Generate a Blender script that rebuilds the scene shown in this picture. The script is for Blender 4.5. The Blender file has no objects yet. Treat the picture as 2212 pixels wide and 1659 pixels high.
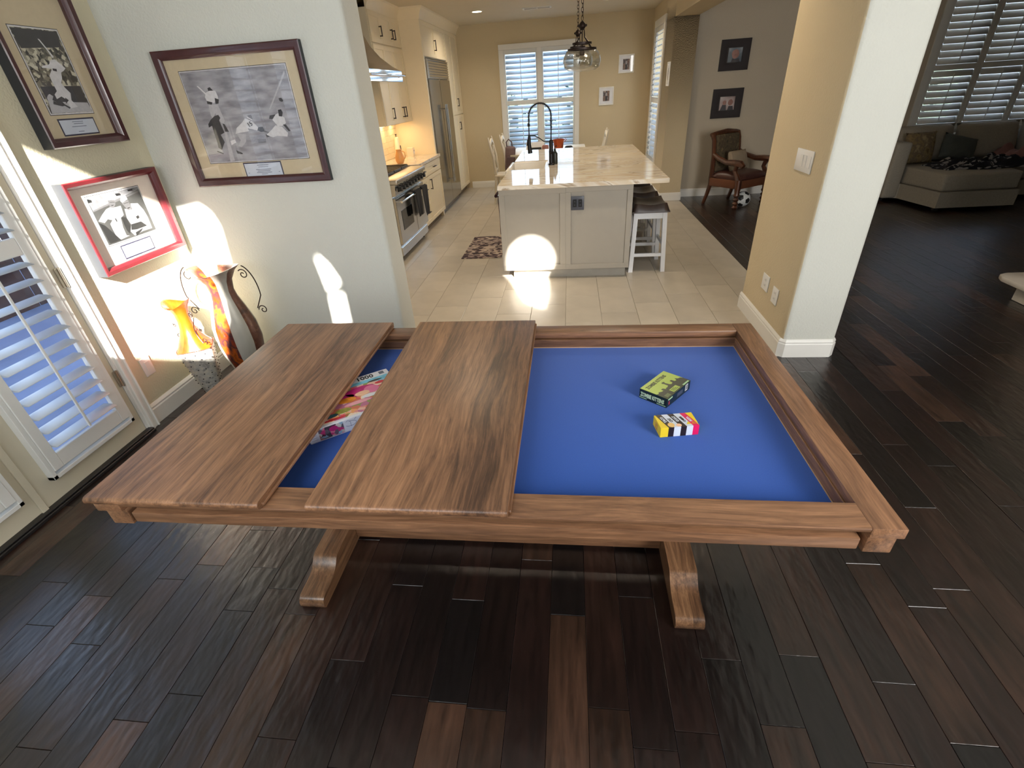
import bpy, bmesh, math, random
from mathutils import Vector, Matrix, Euler
random.seed(7)
PI = math.pi
sc = bpy.context.scene
COL = sc.collection

# ---------------------------------------------------------------- camera
cam_d = bpy.data.cameras.new('camera'); cam = bpy.data.objects.new('camera', cam_d); COL.objects.link(cam)
cam_d.sensor_width = 36.0; cam_d.lens = 1039.1 / 2212 * 36; cam_d.clip_start = 0.02; cam_d.clip_end = 200
_r = Vector((.99300765, .10086902, -.06132898)); _u = Vector((-.00054157, .52340402, .85208447)); _f = Vector((-.11804875, .84609319, -.51979882))
cam.matrix_world = Matrix(((_r.x, _u.x, -_f.x, 0), (_r.y, _u.y, -_f.y, 0), (_r.z, _u.z, -_f.z, 1.68406), (0, 0, 0, 1)))
sc.camera = cam

# ---------------------------------------------------------------- exposure, sky, sun, window daylight
sc.view_settings.view_transform = 'Standard'; sc.view_settings.look = 'None'
sc.view_settings.gamma = 1.0; sc.view_settings.use_curve_mapping = False
sc.view_settings.exposure = 0.0
sc.cycles.use_denoising = True
sc.cycles.max_bounces = 9; sc.cycles.diffuse_bounces = 5; sc.cycles.glossy_bounces = 4; sc.cycles.transmission_bounces = 6
sc.cycles.transparent_max_bounces = 10; sc.cycles.caustics_reflective = False; sc.cycles.caustics_refractive = False
sc.cycles.sample_clamp_indirect = 6
world = bpy.data.worlds.new('world'); sc.world = world; world.use_nodes = True
wn = world.node_tree.nodes; wl = world.node_tree.links
bg = wn['Background']; tcw = wn.new('ShaderNodeTexCoord'); sep = wn.new('ShaderNodeSeparateXYZ'); rmp = wn.new('ShaderNodeValToRGB')
wl.new(tcw.outputs['Generated'], sep.inputs[0]); wl.new(sep.outputs[2], rmp.inputs[0]); wl.new(rmp.outputs[0], bg.inputs[0])
rmp.color_ramp.elements[0].position = 0.0; rmp.color_ramp.elements[0].color = (.72, .86, 1, 1)
rmp.color_ramp.elements[1].position = 0.7; rmp.color_ramp.elements[1].color = (.28, .5, 1, 1)
bg.inputs[1].default_value = 1.6

def light(name, kind, loc, power, color, size=None, size_y=None, direction=None, **kw):
    d = bpy.data.lights.new(name, kind); d.energy = power; d.color = color
    if size is not None:
        if kind == 'AREA':
            d.size = size
            if size_y: d.shape = 'RECTANGLE'; d.size_y = size_y
            else: d.shape = 'DISK'
        elif kind == 'SPOT': d.shadow_soft_size = size
    for k, v in kw.items(): setattr(d, k, v)
    o = bpy.data.objects.new(name, d); COL.objects.link(o); o.location = loc
    if direction is not None: o.rotation_euler = Vector(direction).to_track_quat('-Z', 'Y').to_euler()
    return o
SUN_DIR = Vector((-.40, 1, -.59))
light('sun', 'SUN', (1, -6, 6), 72, (1, .96, .9), direction=SUN_DIR, angle=math.radians(.9))
# rear daylight lamps are added, without openings; others at patio door and kitchen windows
light('rear_daylight_lamp', 'AREA', (2.1, -.77, 1.65), 245, (1, .985, .96), 2.0, 1.8, (-.28, 1, -.12))
light('rear_left_daylight_lamp', 'AREA', (-1.3, -.77, 1.6), 56, (.92, .97, 1.0), 1.8, 1.6, (0, 1, -.10))
light('patio_door_daylight', 'AREA', (-2.80, 1.3, 1.3), 16, (.7, .82, 1.0), 1.2, 2.0, (1, .1, -.1))
light('kitchen_side_window_daylight', 'AREA', (1.72, 9.66, 1.5), 14, (.8, .9, 1.0), .8, 1.8, (-1, 0, -.1))
light('kitchen_window_daylight', 'AREA', (-.54, 10.85, 1.5), 38, (.6, .8, 1.0), 1.3, 1.7, (0, -1, -.1))

# ---------------------------------------------------------------- materials
MATS = {}
def nodes_of(m):
    nt = m.node_tree; return nt, nt.nodes, nt.links, nt.nodes['Principled BSDF']
def M(name, col=(.5, .5, .5), rough=.5, metal=0.0, **kw):
    """plain material with a faint procedural mottling, cached by name"""
    if name in MATS: return MATS[name]
    m = bpy.data.materials.new(name); m.use_nodes = True; MATS[name] = m
    nt, n, l, b = nodes_of(m)
    b.inputs['Base Color'].default_value = (*col, 1); b.inputs['Roughness'].default_value = rough; b.inputs['Metallic'].default_value = metal
    amp = kw.get('mottle', .06); sc_ = kw.get('scale', 14)
    tc = n.new('ShaderNodeTexCoord'); no = n.new('ShaderNodeTexNoise'); no.inputs['Scale'].default_value = sc_; no.inputs['Detail'].default_value = 4
    l.new(tc.outputs['Object'], no.inputs['Vector'])
    rp = n.new('ShaderNodeValToRGB'); rp.color_ramp.elements[0].position = .3; rp.color_ramp.elements[1].position = .7
    rp.color_ramp.elements[0].color = (*[c * (1 - amp) for c in col], 1); rp.color_ramp.elements[1].color = (*[min(1, c * (1 + amp)) for c in col], 1)
    l.new(no.outputs[0], rp.inputs[0]); l.new(rp.outputs[0], b.inputs['Base Color'])
    if kw.get('bump'):
        n2 = n.new('ShaderNodeTexNoise'); n2.inputs['Scale'].default_value = kw.get('bscale', 120); n2.inputs['Detail'].default_value = 3
        l.new(tc.outputs['Object'], n2.inputs['Vector'])
        bp = n.new('ShaderNodeBump'); bp.inputs['Strength'].default_value = kw['bump']; bp.inputs['Distance'].default_value = kw.get('bdist', .004)
        l.new(n2.outputs[0], bp.inputs['Height']); l.new(bp.outputs[0], b.inputs['Normal'])
    if kw.get('coat'): b.inputs['Coat Weight'].default_value = kw['coat']; b.inputs['Coat Roughness'].default_value = .05
    if kw.get('emit'): b.inputs['Emission Color'].default_value = (*kw.get('ecol', col), 1); b.inputs['Emission Strength'].default_value = kw['emit']
    if kw.get('sheen'): b.inputs['Sheen Weight'].default_value = kw['sheen']
    if 'spec' in kw: b.inputs['Specular IOR Level'].default_value = kw['spec']
    return m
def srgb(r, g, b):
    f = lambda c: (c / 255 / 12.92) if c / 255 <= .04045 else ((c / 255 + .055) / 1.055) ** 2.4
    return (f(r), f(g), f(b))
def paint(name, col): return M(name, col, .72, bump=.7, bscale=85, bdist=.004, mottle=.015, scale=3, spec=.3)
def wood(name, c_dark, c_mid, c_light, axis='Y', rough=.38, fine=1.0, coat=.06, knots=True):
    """figured timber: long stretched noise bands, fine pores, wandering grain; axis is the grain direction"""
    if name in MATS: return MATS[name]
    m = bpy.data.materials.new(name); m.use_nodes = True; MATS[name] = m
    nt, n, l, b = nodes_of(m)
    tc = n.new('ShaderNodeTexCoord'); oi = n.new('ShaderNodeObjectInfo'); geo = n.new('ShaderNodeNewGeometry')
    add = n.new('ShaderNodeVectorMath'); add.operation = 'ADD'; mul = n.new('ShaderNodeVectorMath'); mul.operation = 'SCALE'; mul.inputs[3].default_value = 17.0
    comb = n.new('ShaderNodeCombineXYZ')
    sm = n.new('ShaderNodeMath'); sm.operation = 'ADD'; l.new(oi.outputs['Random'], sm.inputs[0]); l.new(geo.outputs['Random Per Island'], sm.inputs[1])
    for i in range(3): l.new(sm.outputs[0], comb.inputs[i])
    l.new(comb.outputs[0], mul.inputs[0]); l.new(tc.outputs['Object'], add.inputs[0]); l.new(mul.outputs[0], add.inputs[1])
    st = {'X': (.055, 1, 1), 'Y': (1, .055, 1), 'Z': (1, 1, .055)}[axis]
    # wander the coordinates across the grain
    wa = n.new('ShaderNodeTexNoise'); wa.inputs['Scale'].default_value = 3.2; wa.inputs['Detail'].default_value = 2
    mpw = n.new('ShaderNodeMapping'); mpw.inputs['Scale'].default_value = [max(s, .45) for s in st]
    l.new(add.outputs[0], mpw.inputs[0]); l.new(mpw.outputs[0], wa.inputs['Vector'])
    wsc = n.new('ShaderNodeVectorMath'); wsc.operation = 'SCALE'; wsc.inputs[3].default_value = .09; l.new(wa.outputs['Color'], wsc.inputs[0])
    ad2 = n.new('ShaderNodeVectorMath'); ad2.operation = 'ADD'; l.new(add.outputs[0], ad2.inputs[0]); l.new(wsc.outputs[0], ad2.inputs[1])
    mp = n.new('ShaderNodeMapping'); mp.inputs['Scale'].default_value = st; l.new(ad2.outputs[0], mp.inputs[0])
    n1 = n.new('ShaderNodeTexNoise'); n1.inputs['Scale'].default_value = 26 * fine; n1.inputs['Detail'].default_value = 6; n1.inputs['Roughness'].default_value = .72
    l.new(mp.outputs[0], n1.inputs['Vector'])
    n2 = n.new('ShaderNodeTexNoise'); n2.inputs['Scale'].default_value = 7; n2.inputs['Detail'].default_value = 3; l.new(mp.outputs[0], n2.inputs['Vector'])
    mp3 = n.new('ShaderNodeMapping'); mp3.inputs['Scale'].default_value = [s * (.35 if s < 1 else 1) for s in st]; l.new(ad2.outputs[0], mp3.inputs[0])
    n3 = n.new('ShaderNodeTexNoise'); n3.inputs['Scale'].default_value = 200; n3.inputs['Detail'].default_value = 2; l.new(mp3.outputs[0], n3.inputs['Vector'])
    mx = n.new('ShaderNodeMath'); mx.operation = 'MULTIPLY_ADD'; mx.inputs[1].default_value = .62; l.new(n1.outputs[0], mx.inputs[0])
    m2 = n.new('ShaderNodeMath'); m2.operation = 'MULTIPLY'; m2.inputs[1].default_value = .38; l.new(n2.outputs[0], m2.inputs[0]); l.new(m2.outputs[0], mx.inputs[2])
    rp = n.new('ShaderNodeValToRGB'); e = rp.color_ramp.elements
    e[0].position = .38; e[0].color = (*c_dark, 1); e[1].position = .64; e[1].color = (*c_light, 1)
    k = e.new(.5); k.color = (*c_mid, 1)
    l.new(mx.outputs[0], rp.inputs[0])
    # pores darken a little, per piece tone shift
    pm = n.new('ShaderNodeMapRange'); pm.inputs[1].default_value = .35; pm.inputs[2].default_value = .6; pm.inputs[3].default_value = .8; pm.inputs[4].default_value = 1.05
    l.new(n3.outputs[0], pm.inputs[0])
    tn = n.new('ShaderNodeMapRange'); tn.inputs[1].default_value = 0; tn.inputs[2].default_value = 2; tn.inputs[3].default_value = .86; tn.inputs[4].default_value = 1.16
    l.new(sm.outputs[0], tn.inputs[0])
    mm = n.new('ShaderNodeMath'); mm.operation = 'MULTIPLY'; l.new(pm.outputs[0], mm.inputs[0]); l.new(tn.outputs[0], mm.inputs[1])
    last = mm.outputs[0]
    if knots:
        vo = n.new('ShaderNodeTexVoronoi'); vo.inputs['Scale'].default_value = 2.6
        mk = n.new('ShaderNodeMapping'); mk.inputs['Scale'].default_value = [.75 if s < 1 else 1.6 for s in st]; l.new(ad2.outputs[0], mk.inputs[0]); l.new(mk.outputs[0], vo.inputs['Vector'])
        kr = n.new('ShaderNodeMapRange'); kr.inputs[1].default_value = .02; kr.inputs[2].default_value = .2; kr.inputs[3].default_value = .62; kr.inputs[4].default_value = 1
        l.new(vo.outputs['Distance'], kr.inputs[0])
        m4 = n.new('ShaderNodeMath'); m4.operation = 'MULTIPLY'; l.new(kr.outputs[0], m4.inputs[0]); l.new(last, m4.inputs[1]); last = m4.outputs[0]
    vm = n.new('ShaderNodeVectorMath'); vm.operation = 'SCALE'; l.new(rp.outputs[0], vm.inputs[0]); l.new(last, vm.inputs[3])
    l.new(vm.outputs[0], b.inputs['Base Color'])
    b.inputs['Roughness'].default_value = rough; b.inputs['Coat Weight'].default_value = coat; b.inputs['Coat Roughness'].default_value = .3
    bp = n.new('ShaderNodeBump'); bp.inputs['Strength'].default_value = .12; bp.inputs['Distance'].default_value = .001
    l.new(n3.outputs[0], bp.inputs['Height']); l.new(bp.outputs[0], b.inputs['Normal'])
    return m
W_DK, W_MD, W_LT = srgb(80, 56, 42), srgb(131, 94, 68), srgb(164, 121, 88)
walY, walZ = [wood('walnut_grain_' + a.lower(), W_DK, W_MD, W_LT, a, fine=2.1) for a in 'YZ']
R_DK, R_LT = srgb(106, 75, 55), srgb(162, 119, 87)
walX = wood('walnut_rail_grain_x', R_DK, W_MD, R_LT, 'X', fine=3.0, knots=False); walR = wood('walnut_rail_grain_y', R_DK, W_MD, R_LT, 'Y', fine=3.0, knots=False)

def floor_material():
    m = bpy.data.materials.new('dark_hand_scraped_floor'); m.use_nodes = True
    nt, n, l, b = nodes_of(m)
    geo = n.new('ShaderNodeNewGeometry'); oi = n.new('ShaderNodeObjectInfo')
    sm = n.new('ShaderNodeMath'); sm.operation = 'ADD'; l.new(oi.outputs['Random'], sm.inputs[0]); l.new(geo.outputs['Random Per Island'], sm.inputs[1])
    f0 = n.new('ShaderNodeMath'); f0.operation = 'FRACT'; l.new(sm.outputs[0], f0.inputs[0])
    sr = n.new('ShaderNodeSeparateColor'); l.new(oi.outputs['Color'], sr.inputs[0]); lt = n.new('ShaderNodeMath'); lt.operation = 'LESS_THAN'; lt.inputs[1].default_value = .999; l.new(sr.outputs[0], lt.inputs[0])
    fr = n.new('ShaderNodeMix'); l.new(lt.outputs[0], fr.inputs[0]); l.new(f0.outputs[0], fr.inputs[2]); l.new(sr.outputs[0], fr.inputs[3])
    cr = n.new('ShaderNodeValToRGB'); e = cr.color_ramp.elements
    e[0].position = 0; e[0].color = (*srgb(13, 9, 9), 1); e[1].position = 1; e[1].color = (*srgb(66, 45, 34), 1)
    for p, c in ((.3, (21, 11, 9)), (.55, (29, 16, 13)), (.8, (40, 25, 18)), (.93, (54, 36, 26))):
        k = e.new(p); k.color = (*srgb(*c), 1)
    l.new(fr.outputs[0], cr.inputs[0])
    off = n.new('ShaderNodeVectorMath'); off.operation = 'SCALE'; off.inputs[3].default_value = 23
    cb = n.new('ShaderNodeCombineXYZ'); l.new(sm.outputs[0], cb.inputs[0]); l.new(sm.outputs[0], cb.inputs[1]); l.new(cb.outputs[0], off.inputs[0])
    ad = n.new('ShaderNodeVectorMath'); ad.operation = 'ADD'; l.new(geo.outputs['Position'], ad.inputs[0]); l.new(off.outputs[0], ad.inputs[1])
    mp = n.new('ShaderNodeMapping'); mp.inputs['Scale'].default_value = (1, .1, 1); l.new(ad.outputs[0], mp.inputs[0])
    ns = n.new('ShaderNodeTexNoise'); ns.inputs['Scale'].default_value = 38; ns.inputs['Detail'].default_value = 6; ns.inputs['Roughness'].default_value = .65; l.new(mp.outputs[0], ns.inputs['Vector'])
    mr = n.new('ShaderNodeMapRange'); mr.inputs[1].default_value = .3; mr.inputs[2].default_value = .7; mr.inputs[3].default_value = .4; mr.inputs[4].default_value = 1.8; l.new(ns.outputs[0], mr.inputs[0])
    # broad light patches along some boards
    n5 = n.new('ShaderNodeTexNoise'); n5.inputs['Scale'].default_value = 2.2; l.new(ad.outputs[0], n5.inputs['Vector'])
    m5 = n.new('ShaderNodeMapRange'); m5.inputs[1].default_value = .35; m5.inputs[2].default_value = .75; m5.inputs[3].default_value = .7; m5.inputs[4].default_value = 1.5; l.new(n5.outputs[0], m5.inputs[0])
    mu = n.new('ShaderNodeMath'); mu.operation = 'MULTIPLY'; l.new(mr.outputs[0], mu.inputs[0]); l.new(m5.outputs[0], mu.inputs[1])
    vs = n.new('ShaderNodeVectorMath'); vs.operation = 'SCALE'; l.new(cr.outputs[0], vs.inputs[0]); l.new(mu.outputs[0], vs.inputs[3]); l.new(vs.outputs[0], b.inputs['Base Color'])
    # hand scraped ripples, running diagonal across each board
    mp2 = n.new('ShaderNodeMapping'); mp2.inputs['Scale'].default_value = (1, .35, 1); mp2.inputs['Rotation'].default_value = (0, 0, .35); l.new(ad.outputs[0], mp2.inputs[0])
    n2 = n.new('ShaderNodeTexNoise'); n2.inputs['Scale'].default_value = 30; n2.inputs['Detail'].default_value = 1.5; l.new(mp2.outputs[0], n2.inputs['Vector'])
    bp = n.new('ShaderNodeBump'); bp.inputs['Strength'].default_value = .9; bp.inputs['Distance'].default_value = .004; l.new(n2.outputs[0], bp.inputs['Height'])
    l.new(bp.outputs[0], b.inputs['Normal'])
    b.inputs['Roughness'].default_value = .34; b.inputs['Specular IOR Level'].default_value = .55; b.inputs['Coat Weight'].default_value = .45; b.inputs['Coat Roughness'].default_value = .3; b.inputs['Coat IOR'].default_value = 1.6; l.new(bp.outputs[0], b.inputs['Coat Normal'])
    return m
FLOOR = floor_material()
def tile_material():
    m = M('beige_stone_tile', srgb(188, 179, 164), .3, mottle=.07, scale=5)
    nt, n, l, b = nodes_of(m)
    rp = [x for x in n if x.type == 'VALTORGB'][0]
    geo = n.new('ShaderNodeObjectInfo'); mr = n.new('ShaderNodeMapRange'); mr.inputs[3].default_value = .92; mr.inputs[4].default_value = 1.06; l.new(geo.outputs['Random'], mr.inputs[0])
    vs = n.new('ShaderNodeVectorMath'); vs.operation = 'SCALE'; l.new(rp.outputs[0], vs.inputs[0]); l.new(mr.outputs[0], vs.inputs[3]); l.new(vs.outputs[0], b.inputs['Base Color'])
    return m
TILE = tile_material()
def marble_material():
    m = M('veined_marble', (.8, .78, .74), .07, mottle=.03)
    nt, n, l, b = nodes_of(m)
    tc = n.new('ShaderNodeTexCoord'); mp = n.new('ShaderNodeMapping'); mp.inputs['Scale'].default_value = (.5, 1.7, 1.2); mp.inputs['Rotation'].default_value = (0, 0, .15); l.new(tc.outputs['Object'], mp.inputs[0])
    no = n.new('ShaderNodeTexNoise'); no.inputs['Scale'].default_value = 1.7; no.inputs['Detail'].default_value = 7; no.inputs['Distortion'].default_value = 1.6; l.new(mp.outputs[0], no.inputs[0])
    rp = n.new('ShaderNodeValToRGB'); e = rp.color_ramp.elements
    e[0].position = .3; e[0].color = (*srgb(228, 222, 212), 1); e[1].position = .75; e[1].color = (*srgb(226, 220, 208), 1)
    for p, c in ((.44, (218, 204, 182)), (.495, (232, 226, 216)), (.52, (168, 150, 128)), (.545, (228, 222, 212)), (.6, (206, 188, 164)), (.66, (226, 220, 210))):
        k = e.new(p); k.color = (*srgb(*c), 1)
    l.new(no.outputs[0], rp.inputs[0]); l.new(rp.outputs[0], b.inputs['Base Color'])
    return m
MARBLE = marble_material()
def speckle(name, cols, scale, rough=.6, kind='VORONOI', stretch=(1, 1, 1), metal=0):
    if name in MATS: return MATS[name]
    m = bpy.data.materials.new(name); m.use_nodes = True; MATS[name] = m
    nt, n, l, b = nodes_of(m)
    tc = n.new('ShaderNodeTexCoord'); mp = n.new('ShaderNodeMapping'); mp.inputs['Scale'].default_value = stretch; l.new(tc.outputs['Object'], mp.inputs[0])
    rp = n.new('ShaderNodeValToRGB'); rp.color_ramp.interpolation = 'CONSTANT' if kind == 'VORONOI' else 'LINEAR'
    if kind == 'VORONOI':
        no0 = n.new('ShaderNodeTexNoise'); no0.inputs['Scale'].default_value = scale * .8
        l.new(mp.outputs[0], no0.inputs['Vector'])
        sc2 = n.new('ShaderNodeVectorMath'); sc2.operation = 'SCALE'; sc2.inputs[3].default_value = 1.2 / scale; l.new(no0.outputs['Color'], sc2.inputs[0])
        ad = n.new('ShaderNodeVectorMath'); ad.operation = 'ADD'; l.new(mp.outputs[0], ad.inputs[0]); l.new(sc2.outputs[0], ad.inputs[1])
        t = n.new('ShaderNodeTexVoronoi'); t.inputs['Scale'].default_value = scale; l.new(ad.outputs[0], t.inputs['Vector'])
        s2 = n.new('ShaderNodeSeparateColor'); l.new(t.outputs['Color'], s2.inputs[0]); l.new(s2.outputs[0], rp.inputs[0])
    else:
        t = n.new('ShaderNodeTexNoise'); t.inputs['Scale'].default_value = scale; t.inputs['Detail'].default_value = 6; l.new(mp.outputs[0], t.inputs['Vector']); l.new(t.outputs[0], rp.inputs[0])
    e = rp.color_ramp.elements; N = len(cols)
    lo, hi = (0, 1 - 1 / N) if kind == 'VORONOI' else (.33, .67)
    e[0].position = lo; e[0].color = (*cols[0], 1); e[1].position = hi; e[1].color = (*cols[-1], 1)
    for i in range(1, N - 1):
        k = e.new(lo + (hi - lo) * i / (N - 1)); k.color = (*cols[i], 1)
    l.new(rp.outputs[0], b.inputs['Base Color']); b.inputs['Roughness'].default_value = rough; b.inputs['Metallic'].default_value = metal
    return m
def pane_material():
    m = bpy.data.materials.new('clear_pane'); m.use_nodes = True; nt = m.node_tree; n = nt.nodes; l = nt.links
    for x in list(n):
        if x.type == 'BSDF_PRINCIPLED': n.remove(x)
    out = [x for x in n if x.type == 'OUTPUT_MATERIAL'][0]
    fr = n.new('ShaderNodeFresnel'); fr.inputs[0].default_value = 1.48; tr = n.new('ShaderNodeBsdfTransparent'); gl = n.new('ShaderNodeBsdfGlossy'); gl.inputs['Roughness'].default_value = .0
    ge = n.new('ShaderNodeNewGeometry'); iv = n.new('ShaderNodeMath'); iv.operation = 'SUBTRACT'; iv.inputs[0].default_value = 1; l.new(ge.outputs['Backfacing'], iv.inputs[1])
    ff = n.new('ShaderNodeMath'); ff.operation = 'MULTIPLY'; l.new(fr.outputs[0], ff.inputs[0]); l.new(iv.outputs[0], ff.inputs[1])
    mx = n.new('ShaderNodeMixShader'); l.new(ff.outputs[0], mx.inputs[0]); l.new(tr.outputs[0], mx.inputs[1]); l.new(gl.outputs[0], mx.inputs[2]); l.new(mx.outputs[0], out.inputs[0])
    return m
PANE = pane_material()
def shade_glass_material():
    m = bpy.data.materials.new('wavy_shade_glass'); m.use_nodes = True; nt = m.node_tree; n = nt.nodes; l = nt.links
    for x in list(n):
        if x.type == 'BSDF_PRINCIPLED': n.remove(x)
    out = [x for x in n if x.type == 'OUTPUT_MATERIAL'][0]
    no = n.new('ShaderNodeTexNoise'); no.inputs['Scale'].default_value = 24; tc = n.new('ShaderNodeTexCoord'); l.new(tc.outputs['Object'], no.inputs[0])
    bp = n.new('ShaderNodeBump'); bp.inputs['Strength'].default_value = .8; bp.inputs['Distance'].default_value = .012; l.new(no.outputs[0], bp.inputs['Height'])
    lw = n.new('ShaderNodeLayerWeight'); lw.inputs[0].default_value = .25; l.new(bp.outputs[0], lw.inputs['Normal'])
    tr = n.new('ShaderNodeBsdfTransparent'); tr.inputs[0].default_value = (.95, .96, .96, 1); gl = n.new('ShaderNodeBsdfGlossy'); gl.inputs['Roughness'].default_value = .02; gl.inputs[0].default_value = (.85, .86, .86, 1); l.new(bp.outputs[0], gl.inputs['Normal'])
    mr = n.new('ShaderNodeMapRange'); mr.inputs[1].default_value = 0; mr.inputs[2].default_value = 1; mr.inputs[3].default_value = .03; mr.inputs[4].default_value = .6; l.new(lw.outputs['Facing'], mr.inputs[0])
    mx = n.new('ShaderNodeMixShader'); l.new(mr.outputs[0], mx.inputs[0]); l.new(tr.outputs[0], mx.inputs[1]); l.new(gl.outputs[0], mx.inputs[2]); l.new(mx.outputs[0], out.inputs[0])
    return m
SHADE_GLASS = shade_glass_material()

P_DINE = paint('cool_grey_wall_paint', srgb(205, 205, 196)); P_BEIGE = paint('warm_beige_wall_paint', srgb(204, 188, 156)); P_LEFT = paint('pale_khaki_wall_paint', srgb(204, 196, 170))
P_GREY = paint('taupe_wall_paint', srgb(192, 180, 160)); P_CEIL = paint('ceiling_paint', srgb(214, 204, 184))
TRIM = M('white_trim_paint', srgb(232, 230, 224), .4, mottle=.01); SHUT = M('shutter_white', srgb(224, 224, 220), .42, mottle=.01)
DOORP = M('cream_door_paint', srgb(206, 198, 176), .45, mottle=.015)
CAB = M('cream_cabinet_paint', srgb(234, 220, 190), .42, mottle=.01); ISL = M('grey_cabinet_paint', srgb(158, 152, 142), .42, mottle=.015)
STEEL = M('brushed_steel', (.56, .55, .53), .2, 1.0, mottle=.04, scale=60); STEELD = M('dark_steel', (.28, .26, .24), .32, 1.0)
CHROME = M('chrome', (.8, .8, .8), .06, 1.0, mottle=.01); BRONZE = M('oil_rubbed_bronze', srgb(44, 33, 30), .4, .6); BLACK = M('black_enamel', (.012, .012, .013), .35, mottle=.1)
BLKFAB = M('black_cloth', (.012, .012, .014), .9, bump=.4); MAHOG = M('dark_mahogany', srgb(66, 30, 32), .3, mottle=.15, scale=20, coat=.3)
REDWD = M('cherry_red_wood', srgb(88, 20, 26), .3, mottle=.12, scale=20, coat=.3); MATB = M('tan_mat_board', srgb(196, 180, 150), .8, mottle=.03, scale=40)
MATW = M('cream_mat_board', srgb(222, 208, 196), .8, mottle=.03, scale=40); WHITE = M('white_card', srgb(235, 235, 238), .5, mottle=.02)
INK = M('black_ink', (.02, .02, .022), .6, mottle=.05); BAFFLE = M('white_porcelain', srgb(238, 234, 226), .12, mottle=.01)
THRESH = M('dark_threshold', (.012, .01, .01), .35, mottle=.2)

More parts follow.
